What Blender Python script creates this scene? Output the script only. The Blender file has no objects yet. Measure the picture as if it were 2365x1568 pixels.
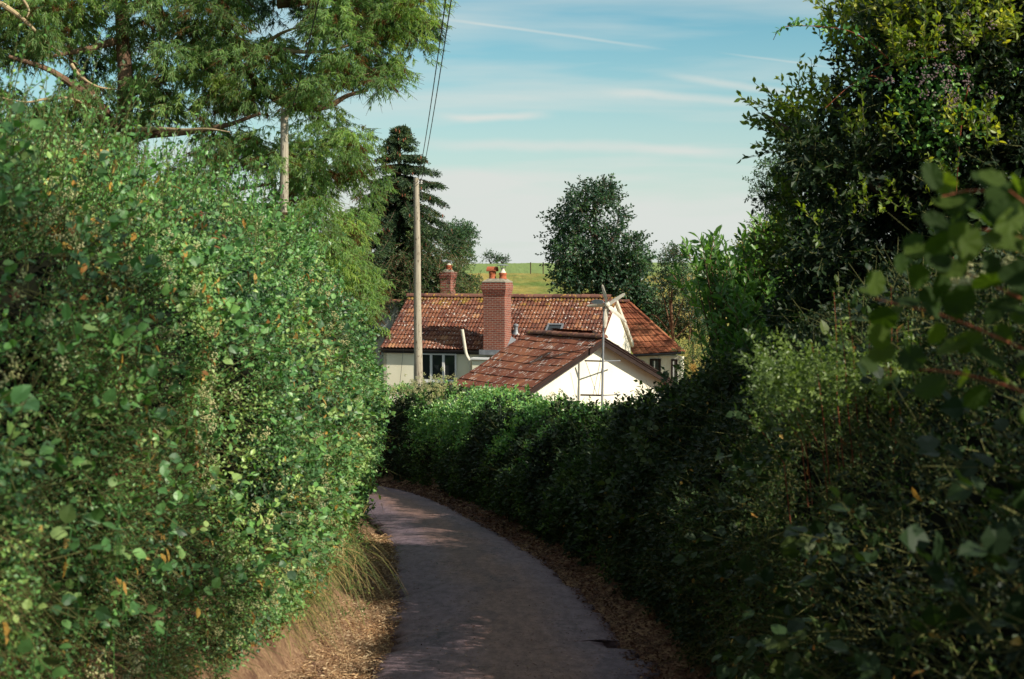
import bpy, math, numpy as np
from mathutils import Matrix, Vector
R = math.radians
rng = np.random.default_rng(7)
scene = bpy.context.scene
col = scene.collection

# ------------------------------------------------------------------ camera
F = 3283.0            # focal length in photo pixels (photo taken as 2364 x 1568)
PITCH = R(3.03)
cam_d = bpy.data.cameras.new('camera')
cam = bpy.data.objects.new('camera', cam_d)
col.objects.link(cam)
cam_d.sensor_width = 36.0
cam_d.lens = F / 2364 * 36.0
cam_d.clip_start = 0.05
cam_d.clip_end = 3000
cam_d.dof.use_dof = True
cam_d.dof.focus_distance = 42.0
cam_d.dof.aperture_fstop = 4.5
cam.location = (0, 0, 0)
cam.rotation_euler = (R(90) - PITCH, 0, 0)
scene.camera = cam

# ------------------------------------------------------------------ world and sun
SUN_AZ = R(56)     # towards the right of straight-behind-the-camera
SUN_EL = R(35)
SV = np.array([math.sin(SUN_AZ) * math.cos(SUN_EL), -math.cos(SUN_AZ) * math.cos(SUN_EL), math.sin(SUN_EL)])
world = bpy.data.worlds.new('World')
scene.world = world
world.use_nodes = True
nt = world.node_tree
nt.nodes.clear()
def N(t, **kw):
    n = nt.nodes.new(t)
    for k, v in kw.items():
        setattr(n, k, v)
    return n
L = lambda a, b: nt.links.new(a, b)
out = N('ShaderNodeOutputWorld'); bg = N('ShaderNodeBackground')
sky = N('ShaderNodeTexSky', sky_type='NISHITA')
sky.sun_disc = False
sky.sun_elevation = SUN_EL
sky.sun_rotation = math.atan2(SV[0], SV[1])
sky.altitude = 60; sky.air_density = 1.0; sky.dust_density = 0.6; sky.ozone_density = 1.2
tc = N('ShaderNodeTexCoord')
sep = N('ShaderNodeSeparateXYZ'); L(tc.outputs['Generated'], sep.inputs[0])
tint = N('ShaderNodeMix', data_type='RGBA', blend_type='MULTIPLY'); tint.inputs[0].default_value = 1.0
L(sky.outputs[0], tint.inputs[6]); tint.inputs[7].default_value = (0.66, 1.08, 1.02, 1)
# streaky high cloud on the sky dome
mp = N('ShaderNodeMapping'); mp.inputs['Scale'].default_value = (1.7, 1.0, 17.0); mp.inputs['Rotation'].default_value = (0, R(-5), 0)
L(tc.outputs['Generated'], mp.inputs[0])
n1 = N('ShaderNodeTexNoise'); n1.inputs['Scale'].default_value = 1.5; n1.inputs['Detail'].default_value = 5; n1.inputs['Roughness'].default_value = 0.5; n1.inputs['Distortion'].default_value = 0.25
L(mp.outputs[0], n1.inputs['Vector'])
cr = N('ShaderNodeValToRGB'); cr.color_ramp.elements[0].position = 0.50; cr.color_ramp.elements[1].position = 0.74
L(n1.outputs['Fac'], cr.inputs[0])
low = N('ShaderNodeMapRange'); low.inputs['From Min'].default_value = 0.0; low.inputs['From Max'].default_value = 0.18
low.inputs['To Min'].default_value = 0.80; low.inputs['To Max'].default_value = 0.0; low.clamp = True; low.interpolation_type = 'SMOOTHSTEP'
L(sep.outputs['Z'], low.inputs['Value'])
addm = N('ShaderNodeMath', operation='MULTIPLY_ADD'); addm.use_clamp = True
L(cr.outputs[0], addm.inputs[0]); addm.inputs[1].default_value = 0.62; L(low.outputs[0], addm.inputs[2])
def sky_dir(px, py):
    v = Vector(((px - 1182) / F, 1.0, (784 - py) / F)); v.rotate(Matrix.Rotation(-PITCH, 3, 'X')); return v.normalized()
def vm(op, a, b):
    n = N('ShaderNodeVectorMath', operation=op); L(a, n.inputs[0])
    if isinstance(b, Vector): n.inputs[1].default_value = b
    return n.outputs['Value']
def mr(v, a, b, lo=0.0, hi=1.0):
    n = N('ShaderNodeMapRange'); n.clamp = True; n.interpolation_type = 'SMOOTHSTEP'; L(v, n.inputs[0]); n.inputs[1].default_value = a; n.inputs[2].default_value = b; n.inputs[3].default_value = lo; n.inputs[4].default_value = hi; return n.outputs[0]
def mm(op, a, b):
    n = N('ShaderNodeMath', operation=op); n.use_clamp = True; L(a, n.inputs[0]); (L(b, n.inputs[1]) if not isinstance(b, float) else setattr(n.inputs[1], 'default_value', b)); return n.outputs[0]
wob = N('ShaderNodeTexNoise'); wob.inputs['Scale'].default_value = 14.0; wob.inputs['Detail'].default_value = 5; L(tc.outputs['Generated'], wob.inputs['Vector'])
high = N('ShaderNodeMapRange'); high.clamp = True; high.interpolation_type = 'SMOOTHSTEP'; L(sep.outputs['Z'], high.inputs[0]); high.inputs[1].default_value = .24; high.inputs[2].default_value = .55; high.inputs[3].default_value = 0.0; high.inputs[4].default_value = .50  # whitens the unseen upper sky, added to lift the shade in the lane
hs = N('ShaderNodeMath', operation='ADD'); hs.use_clamp = True; L(addm.outputs[0], hs.inputs[0]); L(high.outputs[0], hs.inputs[1])
trail_sum = hs.outputs[0]
for (x0, y0, x1, y1, wd, st) in ((1050, 48, 1480, 107, .0016, .33), (1690, 124, 1900, 152, .0012, .25), (1560, 172, 1960, 232, .0042, .40), (1420, 212, 1760, 232, .0050, .40), (1040, 270, 1250, 268, .0046, .5), (1000, 330, 1700, 352, .006, .35)):
    a_, b_ = sky_dir(x0, y0), sky_dir(x1, y1); nrm_ = a_.cross(b_).normalized(); al = (b_ - a_).normalized()
    nn = N('ShaderNodeMath', operation='MULTIPLY_ADD'); L(wob.outputs['Fac'], nn.inputs[0]); nn.inputs[1].default_value = wd * 2.2; nn.inputs[2].default_value = -wd * 1.1
    dsum = N('ShaderNodeMath', operation='ADD'); L(vm('DOT_PRODUCT', tc.outputs['Generated'], nrm_), dsum.inputs[0]); L(nn.outputs[0], dsum.inputs[1])
    ab = N('ShaderNodeMath', operation='ABSOLUTE'); L(dsum.outputs[0], ab.inputs[0])
    across = mr(ab.outputs[0], 0.0, wd, st, 0.0)
    t_ = vm('DOT_PRODUCT', tc.outputs['Generated'], al); ta, tb = a_.dot(al), b_.dot(al); e_ = (tb - ta) * .22
    m1 = mr(t_, ta - e_, ta + e_); m2 = mr(t_, tb - e_, tb + e_, 1.0, 0.0)
    n_ = N('ShaderNodeMath', operation='ADD'); n_.use_clamp = True; L(trail_sum, n_.inputs[0]); L(mm('MULTIPLY', mm('MULTIPLY', across, m1), m2), n_.inputs[1]); trail_sum = n_.outputs[0]
cm = N('ShaderNodeMix', data_type='RGBA')
L(trail_sum, cm.inputs[0]); L(tint.outputs[2], cm.inputs[6]); cm.inputs[7].default_value = (6.5, 6.85, 6.5, 1)
L(cm.outputs[2], bg.inputs['Color']); bg.inputs['Strength'].default_value = 0.068
L(bg.outputs[0], out.inputs[0])

sun_d = bpy.data.lights.new('sun', 'SUN'); sun_d.energy = 5.0; sun_d.angle = R(0.53); sun_d.color = (1.0, 0.92, 0.78)
sun = bpy.data.objects.new('sun', sun_d); col.objects.link(sun)
sun.rotation_euler = Vector(SV).to_track_quat('Z', 'Y').to_euler()
sun.location = (20, -20, 30)
scene.view_settings.view_transform = 'Standard'
scene.view_settings.look = 'None'
scene.view_settings.exposure = 0.68
scene.view_settings.gamma = 1.0
scene.cycles.max_bounces = 6
scene.cycles.transparent_max_bounces = 4

# ------------------------------------------------------------------ helpers
cp, sp = math.cos(PITCH), math.sin(PITCH)
def at(px, py, d):
    """world point seen at photo pixel (px, py) at world distance y = d"""
    px = np.asarray(px, float); py = np.asarray(py, float); d = np.asarray(d, float)
    a = (px - 1182) / F; b = (784 - py) / F
    yy = cp + b * sp; zz = -sp + b * cp
    return np.stack([a / yy * d, d + 0 * a, zz / yy * d], -1)

def hash3(i, j, k, s):
    n = (i * 374761393 + j * 668265263 + k * 2147483647 + s * 974711) & 0xffffffff
    n = ((n ^ (n >> 13)) * 1274126177) & 0xffffffff
    return ((n ^ (n >> 16)) & 0xffff) / 65535.0
def vnoise(p, scale=1.0, seed=0):
    p = np.asarray(p, float) * scale
    i = np.floor(p).astype(np.int64); f = p - i; f = f * f * (3 - 2 * f)
    r = 0
    for a in (0, 1):
        for b in (0, 1):
            for c in (0, 1):
                w = (f[..., 0] if a else 1 - f[..., 0]) * (f[..., 1] if b else 1 - f[..., 1]) * (f[..., 2] if c else 1 - f[..., 2])
                r = r + w * hash3(i[..., 0] + a, i[..., 1] + b, i[..., 2] + c, seed)
    return r
def fbm(p, scale=1.0, seed=0, o=3):
    r = 0; a = 0.5
    for k in range(o):
        r = r + a * vnoise(p, scale * 2 ** k, seed + k); a *= 0.5
    return r / (1 - 0.5 ** o)
def nrm(v):
    return v / np.maximum(np.linalg.norm(v, axis=-1, keepdims=True), 1e-9)

def patch_tone(P, sc, seed, lo=.08, hi=.95):
    return np.clip(lo + (hi - lo) * np.clip((fbm(P, sc, seed, 3) - .30) / .40, 0, 1), 0, 1)
root_of = {}
def thing(name, label, cat, loc, rotz=0.0, group=None):
    o = bpy.data.objects.new(name, None)
    o.empty_display_size = 0.3
    o.location = tuple(float(v) for v in loc); o.rotation_euler = (0, 0, rotz)
    col.objects.link(o)
    o['label'] = label; o['category'] = cat
    if group: o['group'] = group
    root_of[o.name] = o
    return o
def tag(o, label, cat, group=None, kind=None):
    o['label'] = label; o['category'] = cat
    if group: o['group'] = group
    if kind: o['kind'] = kind
    return o

class Mesh:
    """collects geometry as numpy chunks; build() links it as ONE object"""
    def __init__(s):
        s.V = []; s.Fc = []; s.nv = 0; s.T = []; s.UV = []; s.useuv = False
    def add(s, v, faces, tone=None, uv=None):
        v = np.asarray(v, float).reshape(-1, 3)
        s.V.append(v)
        if isinstance(faces, np.ndarray):
            faces = [faces + s.nv]
        else:
            d = {}
            for f in faces: d.setdefault(len(f), []).append(f)
            if uv is not None: assert len(d) == 1
            faces = [np.array(x) + s.nv for x in d.values()]
        s.Fc += faces
        s.T.append(np.full(len(v), 0.5) if tone is None else np.broadcast_to(np.asarray(tone, float), (len(v),)))
        s.UV.append(np.zeros((len(v), 2)) if uv is None else np.asarray(uv, float))
        if uv is not None: s.useuv = True
        s.nv += len(v)
        return s
    def build(s, name, mat, parent=None, local=False, smooth=False, loc=None):
        v = np.concatenate(s.V)
        if parent is not None and not local:
            r = root_of[parent.name]
            v = v - np.array(r.location)
            c, q = math.cos(-r.rotation_euler.z), math.sin(-r.rotation_euler.z)
            v = np.stack([v[:, 0] * c - v[:, 1] * q, v[:, 0] * q + v[:, 1] * c, v[:, 2]], 1)
        if loc is not None: v = v - np.array(loc)
        me = bpy.data.meshes.new(name)
        nl = sum(f.size for f in s.Fc); nf = sum(len(f) for f in s.Fc)
        me.vertices.add(len(v)); me.vertices.foreach_set('co', v.astype(np.float32).ravel())
        me.loops.add(nl); li = np.concatenate([f.ravel() for f in s.Fc]).astype(np.int32)
        me.loops.foreach_set('vertex_index', li)
        tot = np.concatenate([np.full(len(f), f.shape[1]) for f in s.Fc])
        st = np.concatenate([[0], np.cumsum(tot)[:-1]])
        me.polygons.add(nf); me.polygons.foreach_set('loop_start', st.astype(np.int32))
        me.polygons.foreach_set('use_smooth', np.full(nf, bool(smooth)))
        me.update(calc_edges=True)
        t = np.concatenate(s.T)
        a = me.attributes.new('tone', 'FLOAT', 'POINT'); a.data.foreach_set('value', t.astype(np.float32))
        if s.useuv:
            uv = np.concatenate(s.UV)[li]
            ul = me.uv_layers.new(name='UVMap'); ul.data.foreach_set('uv', uv.astype(np.float32).ravel())
        me.validate()
        o = bpy.data.objects.new(name, me); col.objects.link(o)
        if mat: me.materials.append(mat)
        if parent is not None:
            o.parent = parent; root_of[o.name] = root_of[parent.name]
        if loc is not None: o.location = tuple(float(q) for q in loc)
        return o
    # ---- hard-surface primitives
    def box(s, c, size, rot=None, tone=None, bevel=0.0):
        x, y, z = np.array(size) / 2.0
        v = np.array([[i * x, j * y, k * z] for i in (-1, 1) for j in (-1, 1) for k in (-1, 1)])
        if rot is not None: v = v @ np.array(rot).T
        v = v + np.array(c)
        return s.add(v, [(0, 1, 3, 2), (4, 6, 7, 5), (0, 4, 5, 1), (2, 3, 7, 6), (0, 2, 6, 4), (1, 5, 7, 3)], tone)
    def tube(s, pts, rad, n=8, cap=True, tone=None):
        pts = np.asarray(pts, float); m = len(pts); rad = np.broadcast_to(np.asarray(rad, float), (m,))
        tg = nrm(np.gradient(pts, axis=0)); up = np.array([0, 0, 1.0]) if abs(tg[0][2]) < 0.9 else np.array([1.0, 0, 0])
        a = nrm(np.cross(tg, up)); b = np.cross(tg, a)
        th = np.linspace(0, 2 * np.pi, n, endpoint=False)
        v = (pts[:, None] + (a[:, None] * np.cos(th)[None, :, None] + b[:, None] * np.sin(th)[None, :, None]) * rad[:, None, None]).reshape(-1, 3)
        f = [(i * n + j, i * n + (j + 1) % n, (i + 1) * n + (j + 1) % n, (i + 1) * n + j) for i in range(m - 1) for j in range(n)]
        if cap: f += [tuple(range(n))[::-1], tuple((m - 1) * n + j for j in range(n))]
        return s.add(v, f, tone)
    def lathe(s, c, prof, n=20, tone=None):
        th = np.linspace(0, 2 * np.pi, n, endpoint=False); m = len(prof)
        v = np.array([[c[0] + r * math.cos(t), c[1] + r * math.sin(t), c[2] + z] for r, z in prof for t in th])
        f = [(i * n + j, i * n + (j + 1) % n, (i + 1) * n + (j + 1) % n, (i + 1) * n + j) for i in range(m - 1) for j in range(n)]
        f += [tuple(range(n))[::-1], tuple((m - 1) * n + j for j in range(n))]
        return s.add(v, f, tone)
    def prism(s, poly, vec, tone=None):
        p = np.asarray(poly, float); n = len(p); v = np.concatenate([p, p + np.array(vec)])
        f = [tuple(range(n))[::-1], tuple(range(n, 2 * n))] + [(i, (i + 1) % n, n + (i + 1) % n, n + i) for i in range(n)]
        return s.add(v, f, tone)

def smooth_path(P, k=8):
    P = np.asarray(P, float); n = len(P)
    if n < 3: return P
    Q = np.concatenate([[2 * P[0] - P[1]], P, [2 * P[-1] - P[-2]]]); out = []
    for i in range(1, n):
        p0, p1, p2, p3 = Q[i - 1], Q[i], Q[i + 1], Q[i + 2]
        for t in np.linspace(0, 1, k, endpoint=False):
            out.append(0.5 * ((2 * p1) + (-p0 + p2) * t + (2 * p0 - 5 * p1 + 4 * p2 - p3) * t * t + (-p0 + 3 * p1 - 3 * p2 + p3) * t ** 3))
    out.append(P[-1]); return np.array(out)

# ---- leaves: templates are (u along, v across, w out of plane) and triangles
T4 = (np.array([[0, 0, 0], [.45, .5, .07], [1, 0, -.06], [.42, -.5, .07]]), np.array([[0, 1, 2], [0, 2, 3]]))
T8 = (np.array([[0, 0, 0], [.18, .34, .05], [.48, .5, .08], [.8, .26, .02], [1, 0, -.10], [.8, -.26, .02], [.48, -.5, .08], [.18, -.34, .05], [.5, 0, 0.0]]),
      np.array([[0, 1, 8], [1, 2, 8], [2, 3, 8], [3, 4, 8], [8, 4, 5], [8, 5, 6], [8, 6, 7], [8, 7, 0]]))
# round, slightly ragged hazel leaf
_h = []
for i in range(15):
    a = -math.pi + 2 * math.pi * (i + .5) / 15
    r = .5 * (1.0 + (.07 if i % 2 else -.05)); _h.append([.52 + r * math.cos(a) * (1.08 if abs(a) < .6 else 1), r * math.sin(a), .07 * abs(math.sin(a)) - .09 * max(0, math.cos(a)) + (.022 if i % 2 else -.022)])
TH = (np.array([[0.5, 0, -0.02]] + _h), np.array([[0, i + 1, (i + 1) % 15 + 1] for i in range(15)]))
def leaves(M, P, A, Nn, ln, wd, tone, tpl=T4):
    P = np.asarray(P, float); n = len(P)
    if n == 0: return
    A = nrm(A); Bv = nrm(np.cross(Nn, A)); C = np.cross(A, Bv)
    ln = np.broadcast_to(ln, (n,)); wd = np.broadcast_to(wd, (n,)); tone = np.broadcast_to(tone, (n,))
    t, f = tpl; k = len(t)
    v = P[:, None] + A[:, None] * (t[None, :, 0, None] * ln[:, None, None]) + Bv[:, None] * (t[None, :, 1, None] * wd[:, None, None]) + C[:, None] * (t[None, :, 2, None] * ln[:, None, None])
    ff = (f[None] + (np.arange(n) * k)[:, None, None]).reshape(-1, f.shape[1])
    M.add(v.reshape(-1, 3), ff, np.repeat(tone, k))
def shoots(M, P, D, SL, nl, ll, lw, tpl=T4, spread=0.9, up=0.6, sag=0.0, tone=(.2, .8), r=rng, twig=None, tw=0.003, jit=0.35):
    """leafy twigs: each starts at P, runs along D for SL and carries nl leaves"""
    P = np.asarray(P, float); n = len(P)
    if n == 0: return
    D = nrm(np.asarray(D, float)); SL = np.broadcast_to(SL, (n,)); ll = np.broadcast_to(ll, (n,))
    t = (np.arange(nl) + 0.5)[None] / nl + r.uniform(-.3, .3, (n, nl)) / nl
    pos = P[:, None] + D[:, None] * (t * SL[:, None])[..., None]
    pos[..., 2] -= sag * (t ** 2) * SL[:, None]
    ref = np.where(np.abs(D[:, 2:3]) > .9, np.array([[1., 0, 0]]), np.array([[0, 0, 1.]]))
    a = nrm(np.cross(D, ref)); b = np.cross(D, a)
    ang = (np.arange(nl) * 2.4)[None] + r.uniform(0, 6.3, (n, 1)) + r.uniform(-.5, .5, (n, nl))
    rad = a[:, None] * np.cos(ang)[..., None] + b[:, None] * np.sin(ang)[..., None]
    ax = D[:, None] * (0.45 + 0.5 * t[..., None]) + rad * spread + r.normal(0, jit, (n, nl, 3)) - np.array([0, 0, sag * .5])
    nn = np.array([0, 0, 1.0]) * up + r.normal(0, .45, (n, nl, 3)) + np.array([.25, -.25, 0])
    sz = ll[:, None] * r.uniform(.65, 1.15, (n, nl))
    tn0 = tone[:, None] + r.normal(0, .13, (n, 1)) if isinstance(tone, np.ndarray) else r.uniform(tone[0], tone[1], (n, 1))
    tn = np.clip(tn0 + r.normal(0, .10, (n, nl)), 0, 1)
    leaves(M, pos.reshape(-1, 3), ax.reshape(-1, 3), nn.reshape(-1, 3), sz.ravel(), sz.ravel() * lw, tn.ravel(), tpl)
    if twig is not None:
        E = P + D * SL[:, None]; E[:, 2] -= sag * SL
        sticks(twig, P, E, tw, tw * .5)
def sticks(M, P, Q, r0, r1, tone=None):
    n = len(P)
    if n == 0: return
    D = nrm(Q - P); ref = np.where(np.abs(D[:, 2:3]) > .9, np.array([[1., 0, 0]]), np.array([[0, 0, 1.]]))
    a = nrm(np.cross(D, ref)); b = np.cross(D, a)
    r0 = np.broadcast_to(r0, (n,))[:, None]; r1 = np.broadcast_to(r1, (n,))[:, None]
    V = []
    for k in range(3):
        o = a * math.cos(k * 2.094) + b * math.sin(k * 2.094)
        V += [P + o * r0, Q + o * r1]
    v = np.stack(V, 1).reshape(-1, 3)
    f = np.array([[0, 1, 3, 2], [2, 3, 5, 4], [4, 5, 1, 0]])
    M.add(v, (f[None] + (np.arange(n) * 6)[:, None, None]).reshape(-1, 4), None if tone is None else np.repeat(np.broadcast_to(tone, (n,)), 6))
def blades(M, P, D, ln, w, sag, r=rng, seg=4, tone=(.2, .8)):
    """curved grass blades"""
    n = len(P); D = nrm(D); ln = np.broadcast_to(ln, (n,))
    side = nrm(np.cross(D, np.array([0, 0, 1.0]) + r.normal(0, .3, (n, 3))))
    V = []
    for k in range(seg + 1):
        t = k / seg
        c = P + D * (ln * t)[:, None]; c = c - np.array([0, 0, 1.0]) * (sag * t * t * ln)[:, None]
        ww = w * (1 - t * .9) / 2
        V += [c - side * ww, c + side * ww]
    v = np.stack(V, 1); f = np.array([[2 * k, 2 * k + 1, 2 * k + 3, 2 * k + 2] for k in range(seg)])
    M.add(v.reshape(-1, 3), (f[None] + (np.arange(n) * (2 * seg + 2))[:, None, None]).reshape(-1, 4), np.repeat(r.uniform(tone[0], tone[1], n), 2 * seg + 2))
_ico = np.array([[0, 0, 1], [1, 0, 0], [0, 1, 0], [-1, 0, 0], [0, -1, 0], [0, 0, -1]], float)
_icf = np.array([[0, 1, 2], [0, 2, 3], [0, 3, 4], [0, 4, 1], [5, 2, 1], [5, 3, 2], [5, 4, 3], [5, 1, 4]])
def berries(M, P, rad, tone):
    n = len(P); rad = np.broadcast_to(rad, (n,))
    v = P[:, None] + _ico[None] * rad[:, None, None]
    M.add(v.reshape(-1, 3), (_icf[None] + (np.arange(n) * 6)[:, None, None]).reshape(-1, 3), np.repeat(np.broadcast_to(tone, (n,)), 6))
def umbels(M, C, R0, k, rad, r=rng, tone=(.3, .9)):
    d = nrm(r.normal(0, 1, (len(C), k, 3)))
    p = C[:, None] + d * (R0 * r.uniform(.6, 1, (len(C), k, 1)))
    berries(M, p.reshape(-1, 3), r.uniform(.6, 1.1, len(C) * k) * rad, np.repeat(r.uniform(tone[0], tone[1], len(C)), k))

def inpoly(px, py, poly):
    poly = np.asarray(poly, float); c = np.zeros(px.shape, bool); j = len(poly) - 1
    for i in range(len(poly)):
        xi, yi = poly[i]; xj, yj = poly[j]
        c ^= ((yi > py) != (yj > py)) & (px < (xj - xi) * (py - yi) / (yj - yi + 1e-12) + xi)
        j = i
    return c
def sample_poly(poly, n, holes=(), r=rng):
    p = np.asarray(poly, float); lo, hi = p.min(0), p.max(0); out = np.zeros((0, 2))
    while len(out) < n:
        q = r.uniform(lo, hi, (n * 3, 2)); k = inpoly(q[:, 0], q[:, 1], p)
        for h in holes: k &= ~inpoly(q[:, 0], q[:, 1], h)
        out = np.concatenate([out, q[k]])
    return out[:n]

# ------------------------------------------------------------------ materials
class NT:
    def __init__(s, name):
        s.m = bpy.data.materials.new(name); s.m.use_nodes = True; s.t = s.m.node_tree; s.t.nodes.clear()
        s.out = s.n('ShaderNodeOutputMaterial')
    def n(s, t, ins=None, **kw):
        x = s.t.nodes.new(t)
        for k, v in kw.items(): setattr(x, k, v)
        for k, v in (ins or {}).items():
            if isinstance(v, bpy.types.NodeSocket): s.t.links.new(v, x.inputs[k])
            else: x.inputs[k].default_value = v
        return x
    def ramp(s, fac, stops):
        x = s.n('ShaderNodeValToRGB', {0: fac}); e = x.color_ramp.elements
        while len(e) < len(stops): e.new(0.5)
        for el, (p, c) in zip(e, stops):
            el.position = p; el.color = (*c, 1) if len(c) == 3 else c
        return x.outputs[0]
    def mix(s, f, a, b, mode='MIX'):
        x = s.n('ShaderNodeMix', {0: f, 6: a if isinstance(a, bpy.types.NodeSocket) else (*a, 1), 7: b if isinstance(b, bpy.types.NodeSocket) else (*b, 1)}, data_type='RGBA', blend_type=mode)
        return x.outputs[2]
    def math(s, op, a, b=0.0, c=0.0, clamp=False):
        x = s.n('ShaderNodeMath', {0: a, 1: b, 2: c}, operation=op, use_clamp=clamp); return x.outputs[0]
    def noise(s, vec, scale, detail=3, rough=.55, dist=0.0):
        return s.n('ShaderNodeTexNoise', {'Vector': vec, 'Scale': scale, 'Detail': detail, 'Roughness': rough, 'Distortion': dist}).outputs['Fac']
    def mapping(s, vec, scale=(1, 1, 1), rot=(0, 0, 0)):
        return s.n('ShaderNodeMapping', {'Vector': vec, 'Scale': scale, 'Rotation': rot}).outputs[0]
    def step(s, v, a, b):
        return s.n('ShaderNodeMapRange', {'Value': v, 'From Min': a, 'From Max': b}, clamp=True).outputs[0]
    def coord(s, k='Object'): return s.n('ShaderNodeTexCoord').outputs[k]
    def attr(s, k='tone'): return s.n('ShaderNodeAttribute', attribute_name=k).outputs['Fac']
    def finish(s, color, rough=.8, spec=.3, bump=None, bstr=.3, bdist=.02, metal=0.0, **kw):
        p = s.n('ShaderNodeBsdfPrincipled', {'Base Color': color if isinstance(color, bpy.types.NodeSocket) else (*color, 1), 'Roughness': rough, 'Specular IOR Level': spec, 'Metallic': metal})
        for k, v in kw.items(): p.inputs[k].default_value = v
        if bump is not None:
            b = s.n('ShaderNodeBump', {'Height': bump, 'Strength': bstr, 'Distance': bdist}); s.t.links.new(b.outputs[0], p.inputs['Normal'])
        s.t.links.new(p.outputs[0], s.out.inputs[0]); return s.m

def leaf_mat(name, stops, trans=.35, rough=.42, spec=.45, tcol=(1.35, 1.5, .5)):
    s = NT(name); t = s.attr(); c = s.ramp(t, stops)
    nz = s.noise(s.coord(), 1.3, 2)
    c = s.mix(s.step(nz, .3, .7), s.mix(1.0, c, (.78, .84, .88), 'MULTIPLY'), s.mix(1.0, c, (1.15, 1.1, 1.0), 'MULTIPLY'))
    p = s.n('ShaderNodeBsdfPrincipled', {'Base Color': c, 'Roughness': rough, 'Specular IOR Level': spec})
    tr = s.n('ShaderNodeBsdfTranslucent', {'Color': s.mix(1.0, c, tcol, 'MULTIPLY')})
    mx = s.n('ShaderNodeMixShader', {0: trans, 1: p.outputs[0], 2: tr.outputs[0]})
    s.t.links.new(mx.outputs[0], s.out.inputs[0]); return s.m
def bark_mat(name, a, b, scale=6, zs=.35):
    s = NT(name); v = s.mapping(s.coord(), (1, 1, zs)); n = s.noise(v, scale, 5, .65)
    return s.finish(s.mix(s.step(n, .3, .7), a, b), .9, .1, bump=n, bstr=.7, bdist=.05)
def plain_mat(name, c, rough=.6, spec=.3, metal=0.0, var=.12, scale=6):
    s = NT(name); n = s.noise(s.coord(), scale, 4)
    d = tuple(x * (1 - var * 2) for x in c)
    return s.finish(s.mix(s.step(n, .3, .7), c, d), rough, spec, metal=metal, bump=n, bstr=.1)

m_ivy = leaf_mat('ivy_leaves', [(0, (.016, .042, .018)), (.35, (.042, .105, .036)), (.7, (.090, .215, .062)), (.90, (.15, .30, .08)), (1, (.24, .34, .11))], .24, .46, .4)
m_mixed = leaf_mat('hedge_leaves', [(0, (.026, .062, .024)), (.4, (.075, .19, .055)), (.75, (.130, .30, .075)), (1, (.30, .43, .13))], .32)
m_dark = leaf_mat('shade_hedge_leaves', [(0, (.010, .021, .010)), (.5, (.017, .034, .013)), (.85, (.030, .056, .018)), (1, (.062, .085, .024))], .26, .5, .2)  # leaf colour lowered to deepen the shade along the right
m_bank_shade = leaf_mat('shaded_bank_leaves', [(0, (.010, .020, .008)), (.5, (.024, .046, .015)), (.85, (.055, .100, .028)), (1, (.12, .17, .05))], .34, .5, .22)  # second darkened leaf colour, standing for shade on the right hedge
m_dry = leaf_mat('dry_leaves', [(0, (.10, .045, .018)), (.4, (.24, .11, .03)), (.75, (.42, .26, .05)), (1, (.50, .34, .12))], .3, .6, .2, (1.1, 1.0, .8))
m_litter = leaf_mat('fallen_leaves', [(0, (.045, .018, .012)), (.45, (.10, .042, .025)), (.8, (.21, .11, .065)), (1, (.42, .32, .22))], .1, .7, .2, (1, 1, 1))
m_straw = leaf_mat('straw_litter', [(0, (.12, .06, .03)), (.4, (.26, .15, .08)), (.8, (.42, .29, .17)), (1, (.60, .46, .30))], .1, .7, .2, (1, 1, 1))
m_flower = leaf_mat('cream_flowers', [(0, (.20, .22, .09)), (.5, (.38, .38, .17)), (1, (.55, .52, .30))], .2, .6, .2, (1, 1, 1))
m_pink = leaf_mat('pink_flowers', [(0, (.22, .15, .16)), (1, (.42, .31, .32))], .2, .6, .2, (1, 1, 1))
m_red = leaf_mat('red_berries', [(0, (.20, .02, .012)), (1, (.45, .09, .04))], .05, .35, .5, (1, 1, 1))
m_euc = leaf_mat('eucalyptus_leaves', [(0, (.12, .055, .022)), (.10, (.13, .075, .03)), (.14, (.13, .20, .09)), (.5, (.22, .34, .16)), (.85, (.31, .44, .19)), (1, (.40, .50, .18))], .54, .42, .4)
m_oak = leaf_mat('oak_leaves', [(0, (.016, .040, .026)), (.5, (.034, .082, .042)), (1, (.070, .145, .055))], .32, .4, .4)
m_spruce = leaf_mat('spruce_needles', [(0, (.015, .034, .018)), (.6, (.036, .072, .028)), (.9, (.070, .110, .034)), (1, (.10, .10, .03))], .15, .6, .3)
m_bush = leaf_mat('bush_leaves', [(0, (.03, .06, .02)), (.5, (.06, .12, .035)), (1, (.12, .19, .055))], .35)
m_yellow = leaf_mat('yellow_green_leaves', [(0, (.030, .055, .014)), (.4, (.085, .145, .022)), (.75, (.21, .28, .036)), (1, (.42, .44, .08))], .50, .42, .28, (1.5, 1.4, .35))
m_laurel = leaf_mat('laurel_leaves', [(0, (.045, .10, .028)), (.5, (.09, .19, .048)), (1, (.18, .32, .085))], .42, .36, .45)
m_privet = leaf_mat('privet_leaves', [(0, (.045, .075, .018)), (.5, (.085, .135, .030)), (1, (.20, .27, .07))], .38)
m_hazel = leaf_mat('hazel_leaves', [(0, (.016, .034, .009)), (.5, (.034, .064, .014)), (1, (.085, .13, .020))], .58, .65, .15, (1.5, 1.5, .3))
m_grass = leaf_mat('grass_blades', [(0, (.05, .08, .02)), (.4, (.11, .15, .04)), (.7, (.27, .20, .08)), (1, (.42, .30, .15))], .3, .6, .2, (1.1, 1.1, .7))
m_core = plain_mat('hedge_shade_core', (.006, .007, .004), .95, .05)  # near-black sheet inside each hedge, standing in for its inner shade
m_twig = bark_mat('twig_bark', (.085, .045, .026), (.19, .12, .07), 9)
m_greentwig = bark_mat('green_twigs', (.055, .060, .022), (.12, .12, .045), 9)
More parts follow.
